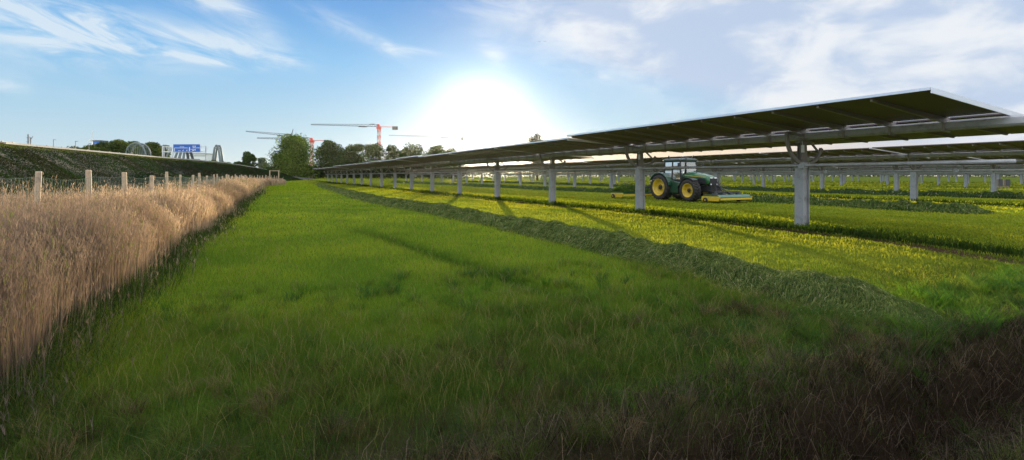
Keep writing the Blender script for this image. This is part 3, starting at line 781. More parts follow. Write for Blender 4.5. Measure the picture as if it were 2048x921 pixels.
# ------------------------------------------------------------------ solar trackers
HT = 3.22
def arc_mesh():
    mb = MB(); N = 18; ring = []
    for i in range(N + 1):
        a = math.pi + math.pi * (.0 + 1.0 * i / N)
        if a > math.pi * 1.93: break
        for_r = []
        ca, sa = math.cos(a), math.sin(a)
        for (rr, yy) in ((.95, -.045), (1.07, -.045), (1.07, .045), (.95, .045)): for_r.append((rr * ca, yy - .12, rr * sa))
        ring.append(for_r)
    mb.loft(ring, smooth=False)
    return mb
def proto_table(L, nposts, detail):
    """origin on the axis at the far post foot; the table reaches from -(L-.8) to +.8 along Y"""
    root = empty('solar_tracker')
    head = empty('x')  # temporary
    y0, y1 = -(L - .8), .8
    pitch = R(5.0 if detail else 3.9)
    rot = Matrix.Rotation(pitch, 3, 'Y')     # near (-x) side up
    C0 = Vector((0, 0, HT))
    def T(x, y, z): return C0 + rot @ Vector((x, 0, z)) + Vector((0, y, 0))
    def rbox(mb, x0, x1, ya, yb, z0, z1):
        vs = [T(x, y, z) for x in (x0, x1) for y in (ya, yb) for z in (z0, z1)]
        mb.add(vs, [(0, 1, 3, 2), (4, 6, 7, 5), (0, 4, 5, 1), (2, 3, 7, 6), (0, 2, 6, 4), (1, 5, 7, 3)])
    # tube
    mb = MB(); pts = [T(0, y0 - .35, -.02), T(0, y1 - .30, -.02)]
    ring = []
    for y in (y0 - .35, y1 - .40):
        ring.append([T(.135 * cx, y, .135 * cz - .02) for cx, cz in ((-1, -.6), (-.6, -1), (.6, -1), (1, -.6), (1, .6), (.6, 1), (-.6, 1), (-1, .6))])
    mb.loft(ring, smooth=False); tube = mb.build('torque_tube', M['steel'], root)
    nm = max(1, round((L) / 1.33)); mw = L / nm
    if detail:
        md = MB(); rbox(md, -3.92, -.13, 0, mw - .035, .205, .245); mA = md.mesh('solar_module')
        md = MB(); rbox(md, .13, 3.92, 0, mw - .035, .205, .245); mB = md.mesh('solar_module')
        for i in range(nm):
            for me in (mA, mB):
                o = link('solar_module', me, M['module_back'], root); o.location = (0, y0 + i * mw, 0)
        pu = MB()
        for sg in (-1, 1):   # tapered purlin
            xs = (0, sg * 3.7); vs = []
            for x, d in ((xs[0], .16), (xs[1], .06)):
                for yy in (-.03, .03):
                    for zz in (.2 - d, .2): vs.append(T(x, yy, zz))
            pu.add(vs, [(0, 1, 3, 2), (4, 6, 7, 5), (0, 4, 5, 1), (2, 3, 7, 6), (0, 2, 6, 4), (1, 5, 7, 3)])
        # clamp strap round the tube
        rbox(pu, -.16, .16, -.035, .035, -.19, -.165); rbox(pu, -.165, -.14, -.035, .035, -.19, .1); rbox(pu, .14, .165, -.035, .035, -.19, .1)
        rbox(pu, -.30, -.12, -.08, .08, .18, .20)
        pm = pu.mesh('purlin')
        for i in range(nm):
            o = link('purlin', pm, M['purlin'], root); o.location = (0, y0 + (i + 1) * mw - .01 - (.06 if i == nm - 1 else 0), 0)
        for yy in (y0 + .02,):
            e = MB(); rbox(e, -3.92, .2, yy - .055, yy - .024, .12, .25); e.build('end_rail', M['alu'], root)
            e = MB(); rbox(e, .2, 3.92, yy - .055, yy - .024, .16, .25); e.build('end_rail', M['alu'], root)
        e = MB(); rbox(e, -3.955, -3.924, y0, y1, .19, .255); e.build('edge_frame', M['alu'], root)
    else:
        for a_, b_ in ((-3.92, -.13), (.13, 3.92)):
            e = MB(); rbox(e, a_, b_, y0 + .05, y1 - .1, .2, .25); e.build('module_panel', M['module_back'], root)
        e = MB()
        for i in range(0, nm):
            y = y0 + (i + .5) * mw; rbox(e, -3.7, 3.7, y - .03, y + .03, .08, .198)
        e.build('purlin_set', M['purlin'], root)
        e = MB(); rbox(e, -3.92, 3.92, y0 - .01, y0 + .03, .17, .26); e.build('end_rail', M['alu'], root)
    arcs = arc_mesh().mesh('drive_arc')
    for k in range(nposts):
        y = -8.75 * k
        # post: heavy H-section lower part, narrower tapered head
        mb = MB()
        for fx in (-.16, .16): mb.box((fx, y, 1.1), (.035, .34, 2.4))
        mb.box((0, y, 1.1), (.285, .20, 2.4))
        mb.build('post', M['steel'], root, .006 if detail else 0)
        mb = MB(); pl = [(-.17, 2.25), (.17, 2.25), (.11, HT - .15), (-.11, HT - .15)]
        mb.prism(pl, y - .10, y - .075); mb.prism(pl, y + .075, y + .10); mb.box((0, y, 2.75), (.1, .15, 1.05))
        mb.prism([(-.2, HT - .24), (.2, HT - .24), (.2, HT - .16), (-.2, HT - .16)], y - .12, y + .12)
        mb.build('post_head', M['steel_dark'], root)
        o = link('drive_arc', arcs, M['steel_dark'], root); o.location = (0, y, HT - .02); o.rotation_euler = (0, R(5) , 0)
        if detail:
            sb = MB()
            sb.bar((.12, y - .12, HT - .1), (.80, y - .12, HT - .62), .045, .07); sb.bar((-1.0, y - .12, HT + .08), (1.0, y - .12, HT - .10), .06, .09)
            sb.bar((1.0, y - .12, HT - .1), (1.02, y - .12, HT + .1), .05, .05)
            sb.build('arc_strut', M['steel_dark'], root)
            jb = MB(); jb.box((-.20, y - .16, HT - .45), (.09, .07, .26)); jb.tube([(-.2, y - .16, HT - .32), (-.22, y - .15, HT - .22), (-.15, y - .12, HT - .16)], .012, 6)
            jb.build('junction_box', M['white'], root)
    bpy.data.objects.remove(head)
    return root
lblN = ['nearest', 'second', 'third', 'fourth', 'fifth', 'sixth', 'seventh', 'eighth', 'ninth', 'tenth', 'eleventh', 'twelfth', 'thirteenth', 'fourteenth', 'fifteenth', 'sixteenth']
T1 = proto_table(15.25, 2, True)
T1.location = (17.6, 11.9 + 8.75, 0); T1.rotation_euler = (0, 0, 0)
tag(T1, 'largest, nearest solar table on two grey posts, spanning the right of the photo', 'solar tracker', 'solar tables of the nearest row')
T2 = proto_table(8.72, 1, True); ROW1 = []
for n_ in range(2, 17):
    o = T2 if n_ == 2 else copy_tree(T2)
    o.location = (17.6, 11.9 + 8.75 * n_, float(H(17.6, 11.9 + 8.75 * n_)))
    ROW1.append((n_, o))
    tag(o, f'dark solar table on one grey post, {lblN[n_ - 1]} from the right in the nearest row', 'solar tracker', 'solar tables of the nearest row')
T3 = proto_table(8.72, 1, False)
rowname = ['', 'second', 'third', 'fourth', 'fifth', 'sixth', 'seventh', 'eighth']
first = True
for rw in range(1, 8):
    pr = 17.6 + 24.4 * rw
    s0 = .30 * pr + 4.5 + [0, 2.9, 0.2, 5, 3, 1, 6, 2][rw]
    i = 0
    while s0 + 8.75 * i < 168:
        o = T3 if first else copy_tree(T3); first = False
        sv = s0 + 8.75 * i
        o.location = (pr, sv, float(H(pr, sv))); o.rotation_euler = (0, R(.35 * math.sin(i * 2.1 + rw)), 0)
        tag(o, f'solar table in the {rowname[rw]} tracker row, standing in line behind the nearest row', 'solar tracker', f'solar tables of the {rowname[rw]} row')
        i += 1
def tip_head(root, deg, dz=0):
    Mx = Matrix.Translation((0, 0, HT + dz)) @ Matrix.Rotation(R(deg), 4, 'Y') @ Matrix.Translation((0, 0, -HT))
    for o in KIDS[root.name]:
        if not o.name.startswith(('post', 'junction')):
            L = Mx @ (Matrix.Translation(o.location) @ o.rotation_euler.to_matrix().to_4x4())
            o.location = L.to_translation(); o.rotation_euler = L.to_euler()
tip_head(T1, -.4, .03)
for n_, o in ROW1: tip_head(o, [-1.3, -1.0, -2.1, -.9, -1.6, -.7][n_ % 6], [-.05, 0, .03][n_ % 3])
# drive shafts: one long pipe per row at arc height
for rw in range(0, 8):
    pr = 17.6 + 24.4 * rw; a = (6.0 if rw == 0 else .30 * pr + 1)
    mb = MB(); pts = [(0, t, 0) for t in np.arange(a, 160, 8.75)]
    mb.tube(pts, .055 if rw == 0 else .07, 8)
    for t in np.arange(11.9 if rw == 0 else a + 4, 160, 8.75): mb.box((0, t - .2, 0), (.2, .22, .2))
    o = mb.build('drive_shaft', M['steel'], None, label=('long steel drive pipe crossing in front of the tractor cab, low on the nearest row' if rw == 0 else f'steel drive pipe linking the posts of the {rowname[rw]} tracker row'), cat='pipe')
    o.location = (pr - .26, 0, 2.18)

# electrical cabinets far right
c0 = W(1999, 360, 70)
for i in range(2):
    o = empty('electrical_cabinet', (c0.x + i * 1.0 * CS, c0.y - i * 1.0 * SN, float(H(c0.x, c0.y))), -YAW,
              label=['dark electrical cabinet far right, the left of the pair', 'dark electrical cabinet far right, the right of the pair'][i], cat='cabinet')
    MB().box((0, 0, .95), (.62, .4, .9)).build('housing', M['box'], o, .02)
    MB().box((-.22, 0, .25), (.06, .3, .5)).box((.22, 0, .25), (.06, .3, .5)).build('stand', M['steel_dark'], o)
    MB().box((0, -.21, .95), (.54, .02, .8)).build('door', M['box'], o, .005)

# ------------------------------------------------------------------ tractor (local x forward, y left, z up)
def wheel(root, c, ro, width, rim_r, name='wheel', side=-1):
    """side: which way the dish faces (-1 = right-hand side of the tractor)"""
    w = empty(name, c); w.parent = root
    h = width / 2
    mb = MB(); prof = [(rim_r, -h * .86), (rim_r + .05, -h * .95), (ro * .80, -h * 1.02), (ro * .93, -h * .93), (ro * .965, -h * .55), (ro * .97, 0), (ro * .965, h * .55), (ro * .93, h * .93), (ro * .80, h * 1.02), (rim_r + .05, h * .95), (rim_r, h * .86)]
    mb.lathe_y(prof, n=44)
    NL = 22
    for i in range(NL):
        for sg in (-1, 1):
            a0 = 2 * math.pi * (i + (.5 if sg > 0 else 0)) / NL
            pts = []
            for t in (0, .5, 1):
                a = a0 + .20 * t; yy = sg * (h * .02 + t * h * .95); rr = ro * (1.0 - .045 * t ** 2)
                pts.append((rr * math.cos(a), yy, rr * math.sin(a)))
            for q in range(2):
                mb.bar(pts[q], pts[q + 1], .055, .07, up=(math.cos(a0), 0, math.sin(a0)))
    o = mb.build('tyre', M['rubber'], w)
    mb = MB()
    f = side
    prof = [(rim_r + .01, f * h * .95), (rim_r - .02, f * h * .97), (rim_r - .05, f * h * .75), (rim_r * .86, f * h * .55), (rim_r * .80, f * h * .15), (rim_r * .42, f * h * .05), (rim_r * .36, f * h * .25), (.001, f * h * .27)]
    mb.lathe_y(prof, n=36)
    mb.lathe_y([(rim_r + .01, -f * h * .95), (rim_r - .05, -f * h * .75), (rim_r * .8, -f * h * .1), (.001, -f * h * .1)], n=36)
    mb.build('rim', M['yellow'], w)
    mb = MB(); mb.lathe_y([(rim_r * .24, f * h * .26), (rim_r * .24, f * h * .55), (rim_r * .18, f * h * .62), (.001, f * h * .62)], n=18)
    for i in range(8):
        a = 2 * math.pi * i / 8; mb.box((rim_r * .31 * math.cos(a), f * h * .3, rim_r * .31 * math.sin(a)), (.045, .05, .045))
    mb.build('hub', M['dark_metal'], w)
    return w

def make_tractor():
    base = W(1379, 400, 36.6)       # below the front right wheel
    hd = -math.pi / 2               # driving towards -Y
    # front wheel right side local (2.75, -.95)
    fx, fy = 1.42, -.98
    c, s_ = math.cos(hd), math.sin(hd)
    loc = (base.x - (fx * c - fy * s_), base.y - (fx * s_ + fy * c), 0)
    loc = (loc[0], loc[1], float(H(loc[0], loc[1])))
    t = empty('tractor', loc, hd, label='green and yellow farm tractor with a cab, mowing under the solar rows', cat='tractor')
    t.scale = (1.05,) * 3
    RR, RF = .93, .76
    for sg in (-1, 1):
        wheel(t, (-1.32, sg * .95, RR), RR, .66, .60, 'wheel', sg)
        wheel(t, (1.42, sg * .95, RF), RF, .55, .47, 'wheel', sg)
    # chassis and transmission
    mb = MB(); mb.box((0.1, 0, .95), (3.2, .55, .5)); mb.box((-1.2, 0, .95), (.9, .75, .6)); mb.tube([(-1.32, -.75, RR), (-1.32, .75, RR)], .17, 12)
    mb.tube([(1.42, -.75, RF), (1.42, .75, RF)], .12, 12); mb.box((1.9, 0, .85), (.9, .5, .4)); mb.box((.1, -.55, .62), (.9, .35, .4)); mb.box((.1, .55, .62), (.9, .35, .4))
    mb.build('chassis', M['dark_metal'], t, .02)
    # hood: lofted, sloping to the nose
    rings = []
    for x, w_, zb, zt in ((.25, .48, 1.20, 2.02), (.8, .47, 1.20, 2.00), (1.5, .45, 1.18, 1.93), (2.1, .42, 1.16, 1.82), (2.42, .38, 1.18, 1.70), (2.55, .32, 1.28, 1.60)):
        m_ = (zb + zt) / 2
        rings.append([(x, -w_ * .96, zb), (x, -w_, m_), (x, -w_ * .93, zt - .14), (x, -w_ * .62, zt - .02), (x, 0, zt + .02), (x, w_ * .62, zt - .02), (x, w_ * .93, zt - .14), (x, w_, m_), (x, w_ * .96, zb)])
    hood = MB().loft(rings).build('hood', M['green_paint'], t, .015)
    mb = MB()
    for sg in (-1, 1):
        mb.prism([(1.15, 1.22), (2.35, 1.20), (2.3, 1.52), (1.75, 1.62)], sg * .455 - .012, sg * .455 + .012)
    mb.build('side_grille', M['black'], hood)
    mb = MB(); mb.box((2.56, 0, 1.36), (.05, .62, .42)); 
    for i in range(6): mb.box((2.59, 0, 1.18 + i * .07), (.02, .60, .02))
    mb.build('front_grille', M['black'], hood, .01)
    for sg in (-1, 1):
        MB().box((2.555, sg * .20, 1.60), (.06, .20, .08)).build('headlight', M['lamp_lens'], hood, .015)
        MB().box((2.60, sg * .27, 1.18), (.04, .10, .09)).build('work_light', M['lamp_lens'], hood, .015)
    mb = MB()
    for sg in (-1, 1): mb.prism([(.45, 1.76), (2.3, 1.63), (2.3, 1.66), (.45, 1.82)], sg * .472 - .008, sg * .472 + .008)
    mb.build('trim_stripe', M['yellow'], hood)
    # fenders
    def fender(cx, cz, r0, r1, ya, yb, a0, a1, N=12):
        mb = MB(); rings = []
        for i in range(N + 1):
            a = a0 + (a1 - a0) * i / N; ca, sa = math.cos(a), math.sin(a)
            rings.append([(cx + r0 * ca, ya, cz + r0 * sa), (cx + r1 * ca, ya, cz + r1 * sa), (cx + r1 * ca, yb, cz + r1 * sa), (cx + r0 * ca, yb, cz + r0 * sa)])
        mb.loft(rings, smooth=False); return mb
    for sg in (-1, 1):
        fender(-1.32, RR, 1.00, 1.05, sg * .62, sg * 1.27, R(8), R(150)).build('rear_fender', M['dark_green'], t, .01)
        mb = fender(-1.32, RR, .3, 1.04, sg * .60, sg * .63, R(5), R(150)); mb.build('fender_side', M['dark_green'], t)
        fender(1.42, RF, .82, .85, sg * .72, sg * 1.2, R(55), R(165)).build('front_fender', M['black'], t, .01)
        # steps and tank below the cab
        mb = MB(); mb.prism([(-.55, .55), (.45, .55), (.5, 1.25), (-.35, 1.45)], sg * .62, sg * .98)
        mb.build('fuel_tank', M['dark_green'], t, .04)
        mb = MB()
        for i in range(3): mb.box((.55, sg * .95, .5 + i * .28), (.3, .3, .03))
        mb.box((.41, sg * .95, .78), (.025, .26, .62)); mb.box((.69, sg * .95, .78), (.025, .26, .62)); mb.build('steps', M['black'], t)
    # cab
    mb = MB()
    P = lambda x, y, z: (x, y, z)
    pil = [((-1.25, 1.35), (-1.2, 2.78)), ((-.45, 1.25), (-.42, 2.78)), ((.42, 1.25), (.30, 2.78))]
    for sg in (-1, 1):
        for (a, b_) in pil: mb.bar((a[0], sg * .80, a[1]), (b_[0], sg * .74, b_[1]), .08, .08)
        mb.bar((-1.25, sg * .80, 1.42), (.42, sg * .80, 1.42), .07, .16); mb.bar((-1.2, sg * .74, 2.76), (.3, sg * .74, 2.76), .08, .08)
    mb.bar((-1.25, -.8, 1.5), (-1.25, .8, 1.5), .07, .3); mb.bar((.4, -.8, 1.42), (.4, .8, 1.42), .06, .5)
    mb.bar((-1.2, -.74, 2.76), (-1.2, .74, 2.76), .08, .08); mb.bar((.3, -.74, 2.76), (.3, .74, 2.76), .08, .08)
    cabf = mb.build('cab_frame', M['black'], t, .012)
    for sg in (-1, 1):
        mb = MB(); mb.add([(-1.2, sg * .785, 1.5), (-.47, sg * .785, 1.5), (-.44, sg * .745, 2.72), (-1.17, sg * .745, 2.72)], [(0, 1, 2, 3)])
        mb.build('side_window', M['glass'], cabf)
        mb = MB(); mb.add([(-.43, sg * .785, 1.38), (.38, sg * .785, 1.38), (.28, sg * .745, 2.72), (-.40, sg * .745, 2.72)], [(0, 1, 2, 3)])
        mb.build('door_window', M['glass'], cabf)
    MB().add([(.42, -.76, 1.6), (.42, .76, 1.6), (.32, .72, 2.72), (.32, -.72, 2.72)], [(0, 1, 2, 3)]).build('windscreen', M['glass'], cabf)
    MB().add([(-1.25, -.76, 1.62), (-1.25, .76, 1.62), (-1.21, .72, 2.72), (-1.21, -.72, 2.72)], [(0, 1, 2, 3)]).build('rear_window', M['glass'], cabf)
    rings = []
    for z, g in ((2.79, .0), (2.84, .06), (2.93, .05), (2.99, -.12)):
        x0, x1, y_ = -1.32 - g, .46 + g, .82 + g
        rings.append([(x0, -y_ + .12, z), (x0 + .12, -y_, z), (x1 - .2, -y_, z), (x1, -y_ + .2, z), (x1, y_ - .2, z), (x1 - .2, y_, z), (x0 + .12, y_, z), (x0, y_ - .12, z)])
    roof = MB().loft(rings, smooth=False).build('cab_roof', M['roof_grey'], t, .02)
    for xx, yy in ((-.95, -.62), (.25, .55)):
        mb = MB(); mb.tube([(xx, yy, 2.96), (xx, yy, 3.05), (xx, yy, 3.06), (xx, yy, 3.2)], [.03, .03, .06, .055], 10); mb.build('beacon', M['black'], roof)
    mb = MB(); mb.tube([(.62, -.55, 1.9), (.62, -.55, 2.85), (.66, -.55, 2.98)], [.07, .06, .055], 10); mb.build('exhaust', M['dark_metal'], t)
    for sg in (-1, 1):
        mb = MB(); mb.tube([(.35, sg * .78, 2.6), (.55, sg * 1.10, 2.62)], .015, 6); mb.box((.57, sg * 1.13, 2.48), (.05, .2, .34)); mb.build('wing_mirror', M['black'], cabf)
    mb = MB(); mb.box((-.6, 0, 1.55), (.5, .5, .14)); mb.box((-.85, 0, 1.95), (.12, .48, .75)); mb.build('driver_seat', M['black'], t, .04)
    mb = MB(); mb.tube([(.25, 0, 1.5), (.05, 0, 1.9)], .04, 8); mb.lathe_y([(.17, 0), (.20, .015), (.17, .03)], (.03, 0, 1.93), 18); mb.build('steering_wheel', M['black'], t)
    # front linkage with hoses
    mb = MB()
    for sg in (-1, 1): mb.bar((2.4, sg * .3, .75), (3.15, sg * .42, .62), .08, .1); mb.bar((2.5, sg * .15, 1.1), (3.2, 0, 1.05), .05, .06)
    mb.box((2.45, 0, .85), (.25, .5, .6)); mb.build('front_linkage', M['dark_metal'], t, .01)
    # weights / dark mechanism
    return t

def mower(name, loc, rz, Wd, label, trailing=False):
    """deck: x forward, y across"""
    m = empty(name, loc, rz, label=label, cat='mower')
    L = 1.5
    poly = [(-L / 2, .36), (-L / 2 + .1, .52), (L / 2 - .25, .54), (L / 2, .40), (L / 2, .34), (-L / 2, .32)]
    MB().prism(poly, -Wd / 2, Wd / 2).build('deck_cover', M['green_paint'], m, .015)
    for sg in (-1, 1):
        mb = MB(); mb.prism([(-L / 2 - .02, .12), (L / 2 - .1, .12), (L / 2 + .05, .42), (L / 2 - .1, .44), (-L / 2 - .02, .42)], sg * (Wd / 2 + .03) - .025, sg * (Wd / 2 + .03) + .025)
        mb.build('side_guard', M['yellow'], m, .01)
    mb = MB(); mb.box((L / 2 + .03, 0, .27), (.04, Wd, .13)); mb.build('front_skirt', M['yellow'], m, .01)
    mb = MB(); mb.box((-L / 2 - .03, 0, .24), (.03, Wd, .13)); mb.build('rear_skirt', M['yellow'], m, .01)
    mb = MB()
    for i in range(4):
        y = (-.375 + .25 * i) * Wd; mb.tube([(0, y, .52), (0, y, .62), (0, y, .63), (0, y, .74)], [.22, .2, .1, .08], 12)
    mb.bar((0, -Wd * .42, .70), (0, Wd * .42, .70), .12, .12)
    mb.build('gearbox_line', M['dark_metal'], m, .01)
    mb = MB()
    mb.bar((-.5, -.35, .52), (-.9, -.1, 1.15), .07); mb.bar((-.5, .35, .52), (-.9, .1, 1.15), .07); mb.bar((-.9, -.1, 1.15), (-.9, .1, 1.15), .09)
    mb.bar((-.9, 0, 1.15), (.35, 0, .58), .06); mb.tube([(-.95, .1, 1.1), (-.7, .25, 1.25), (-.2, .3, 1.0), (0, .25, .7)], .025, 6)
    mb.tube([(-.95, -.1, 1.1), (-.6, -.3, 1.3), (-.1, -.4, .95), (.1, -.35, .7)], .025, 6)
    mb.build('headstock', M['dark_metal'], m, .008)
    for yy in (-Wd * .3, Wd * .3):
        w_ = empty('gauge_wheel', (L / 2 - .1 if not trailing else -L / 2, yy - .0, .17)); w_.parent = m
        w_.location = ((-L / 2 + .35), math.copysign(Wd / 2 + .10, yy), .17)
        mb = MB(); mb.lathe_y([(.06, -.05), (.16, -.06), (.175, 0), (.16, .06), (.06, .05)], n=20); mb.build('tyre', M['rubber'], w_)
        mb = MB(); mb.lathe_y([(.08, -.04), (.03, -.055), (.001, -.055)], n=14); mb.lathe_y([(.08, .04), (.03, .055), (.001, .055)], n=14); mb.build('hub', M['yellow'], w_)
    return m
TR = make_tractor()
tl = TR.location
def rel(x, y, z=0):
    c, s_ = math.cos(-math.pi / 2), math.sin(-math.pi / 2)
    return (tl.x + x * c - y * s_, tl.y + x * s_ + y * c, tl.z + z)
mower('front_mower', rel(3.75, .1, .02), -math.pi / 2, 3.0, 'wide mower with green deck and yellow skirts carried in front of the tractor')
rm = mower('rear_mower', rel(-4.2, -1.5, .05), -math.pi / 2, 3.0, 'mower with yellow side guard swung out behind the tractor', True)
mb = MB(); mb.bar((.9, 0, .9), (2.3, 2.0, .8), .14, .16); mb.bar((.2, 0, .7), (1.2, .3, .95), .1, .12)
mb.bar((1.2, .5, 1.0), (2.2, 1.9, 1.15), .06)
mb.build('swing_arm', M['dark_metal'], rm, .01)
# cut greenery lying on the rear mower
n = 4000; a = rng.random((n, 2)); lp = np.stack([(a[:, 0] - .5) * 1.5, (a[:, 1] - .5) * 3.0, .55 + .5 * rng.random(n) * (1 - np.abs(a[:, 0] * 2 - 1)) * (.4 + vnoise(a[:, 1] * 3, a[:, 0], .5, 9))], 1)
stuff('grass_clippings', leaf_arrays(lp, np.full(n, .13), tint(n, (.03, .07, .015), (.10, .16, .03)), .3), M['leaf'], None, None, kind='stuff', parent=rm)

# ------------------------------------------------------------------ trees
def crown(h, w, trunk_h, n, leaf, c1, c2, seed, lobes=26, squash=1.0, conic=0.0):
    r_ = np.random.default_rng(seed)
    L = []
    ch = h - trunk_h
    for i in range(lobes):
        t = r_.random() ** .9; a = r_.random() * 6.283
        prof = math.sin(math.pi * (.20 + .72 * t)) ** .6 * (1 - conic * t)
        rad = w / 2 * prof * (.12 + .52 * r_.random() ** .7)
        L.append((rad * math.cos(a), rad * math.sin(a), trunk_h + ch * (.06 + .86 * t), w * (.19 + .13 * r_.random()) * (1 - .35 * t)))
    L = np.array(L)
    idx = r_.integers(0, lobes, n)
    d = r_.normal(size=(n, 3)); d /= np.linalg.norm(d, axis=1)[:, None]
    rr = L[idx, 3] * (.35 + .75 * r_.random(n) ** .6)
    c = L[idx, :3] + d * rr[:, None] * np.array([1, 1, .85])
    hue = (r_.random(lobes))[idx]
    cl = np.array(c1)[None] * (1 - hue[:, None]) + np.array(c2)[None] * hue[:, None]
    cl *= (1 + r_.normal(size=(n, 1)) * .2)
    global rng
    sv = rng; rng = r_
    out = leaf_arrays(c, leaf * (.6 + .8 * r_.random(n)), cl); rng = sv
    return out, L
def make_tree(name, loc, h, w, trunk_h, n, leaf, c1, c2, seed, label, cat='tree', group=None, lobes=26, conic=0.0, bare=False):
    root = empty(name, loc, random.random() * 6, label=label, cat=cat, group=group)
    (v, q, _, c), L = crown(h, w, trunk_h, n, leaf, c1, c2, seed, lobes, conic=conic)
    me = np_mesh('crown', v, q, None, np.clip(c, 0, 1)); link('crown', me, M['leaf'], root)
    mb = MB(); r0 = h * .016
    mb.tube([(0, 0, -.3), (.02 * h * .3, 0, h * .3), (0, .02 * h * .3, h * .62), (0, 0, h * .88)], [r0 * 1.3, r0, r0 * .6, r0 * .15], 8)
    for i in range(0, len(L), 3):
        x, y, z, _r = L[i]
        b0 = max(.15 * h, z - .5 * math.hypot(x, y) - .12 * h)
        mb.tube([(0, 0, b0), (x * .5, y * .5, (b0 + z) / 2 + .02 * h), (x, y, z)], [r0 * .45, r0 * .3, r0 * .08], 5)
    mb.build('trunk', M['bark'], root)
    return root
GD, GL, GY = (.028, .055, .014), (.06, .10, .022), (.12, .17, .025)
def ptree(name, x, ytop, xw, z, label, seed, c1=GD, c2=GL, n=4200, trunk=.12, leafk=1.0, cat='tree', group=None, **k):
    g = W(x, 355, z); top = W(x, ytop, z).z
    zb = float(H(g.x, g.y)) - .1
    h = top - zb; w = xw / 1024 * z
    return make_tree(name, (g.x, g.y, zb), h, w, h * trunk, n, z * .0031 * leafk, c1, c2, seed, label, cat, group, **k)
# the big broad tree at the end of the lawn, brighter on one side
ptree('broadleaf_tree', 587, 276, 100, 215, 'biggest rounded broadleaf tree at the end of the lawn, beside the crane', 101, (.04, .075, .014), (.15, .22, .028), 30000, .0, .9, lobes=64)
ptree('broadleaf_tree', 661, 285, 74, 235, 'rounded tree right of the biggest tree, left of its neighbours', 102, GD, GL, 12000, .04, lobes=40)
row = [(712, 288, 36, 250, 'tree behind the far end of the nearest solar row, under the long crane jib'), (748, 285, 44, 245, 'dark tree standing in front of the tall crane mast'),
       (788, 293, 36, 262, 'tree just right of the tall crane mast'), (828, 283, 36, 240, 'pale loose tree with bare upper twigs at the edge of the sun glow'),
       (812, 298, 30, 255, 'low tree between the mast tree and the pale loose tree'), (872, 292, 40, 250, 'faint tree dissolving into the sun glow, right of the pale loose tree'),
       (690, 302, 30, 270, 'low dark tree between two rounded crowns above the first solar tables'), (905, 300, 30, 255, 'faintest tree inside the sun glow')]
for i, (x, yt, xw, z, lb) in enumerate(row):
    xw *= 1.6
    ptree('broadleaf_tree', x, yt, xw, z, lb, 110 + i, GD, GL if i != 3 else (.09, .12, .05), 8500 if i != 3 else 4500, .04, group='trees beyond the solar rows', lobes=24)
# hazy tree behind the third table
ptree('broadleaf_tree', 1074, 262, 46, 190, 'grey hazy treetop rising above the solar tables right of the sun', 131, (.07, .075, .06), (.12, .12, .09), 3200, .1, lobes=20)
ptree('broadleaf_tree', 498, 304, 34, 180, 'small round tree left of the biggest tree, above the fence', 132, GD, GL, 6000, .1, lobes=22)
ptree('broadleaf_tree', 525, 316, 26, 330, 'pale distant tree in the gap beside the biggest tree', 133, (.07, .10, .07), (.12, .15, .10), 2000, .1)
shr = [(402, 334, 30, 160, 'scrubby yellow green bush below the sign gantry'), (428, 322, 40, 165, 'yellow green bush in front of the slim arch pylon'), (452, 326, 30, 170, 'dark shrub right of the slim arch pylon'),
       (476, 318, 30, 175, 'shrub just left of the small round tree'), (530, 336, 30, 190, 'low bush behind the timber gate frame'), (550, 340, 28, 200, 'low dark bush at the left foot of the biggest tree')]
for i, (x, yt, xw, z, lb) in enumerate(shr):
    ptree('shrub', x, yt, xw, z, lb, 140 + i, (.05, .07, .02) if i < 2 else GD, (.13, .14, .03) if i < 2 else GL, 3200, .05, cat='bush', group='bushes at the end of the embankment', lobes=14)
# dark understorey that closes the foot of the trees
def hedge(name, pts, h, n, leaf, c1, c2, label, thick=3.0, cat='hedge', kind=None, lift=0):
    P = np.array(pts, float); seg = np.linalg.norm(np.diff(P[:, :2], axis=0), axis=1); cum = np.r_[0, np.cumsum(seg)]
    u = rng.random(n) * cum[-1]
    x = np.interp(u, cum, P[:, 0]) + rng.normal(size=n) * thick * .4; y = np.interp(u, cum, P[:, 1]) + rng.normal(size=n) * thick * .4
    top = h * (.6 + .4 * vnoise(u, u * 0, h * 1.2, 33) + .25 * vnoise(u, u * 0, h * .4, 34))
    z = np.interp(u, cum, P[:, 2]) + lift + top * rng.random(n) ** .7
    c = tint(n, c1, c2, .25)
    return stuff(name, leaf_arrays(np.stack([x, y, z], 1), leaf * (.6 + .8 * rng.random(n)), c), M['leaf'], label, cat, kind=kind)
def g3(x, z): 
    v = W(x, 355, z); return (v.x, v.y, float(H(v.x, v.y)))
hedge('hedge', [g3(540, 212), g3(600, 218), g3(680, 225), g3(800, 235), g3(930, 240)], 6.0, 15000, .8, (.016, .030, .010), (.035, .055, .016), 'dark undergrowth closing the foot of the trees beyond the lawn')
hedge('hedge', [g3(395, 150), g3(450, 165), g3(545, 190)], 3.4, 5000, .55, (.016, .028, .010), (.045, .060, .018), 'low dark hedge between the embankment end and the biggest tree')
hedge('far_woodland', [(150, 420, .8), (300, 380, .8), (520, 260, .8), (640, 120, .8)], 5.0, 14000, 1.6, (.05, .08, .04), (.10, .13, .07), 'distant low line of woodland seen beneath the solar rows', 10, 'woodland', 'stuff')

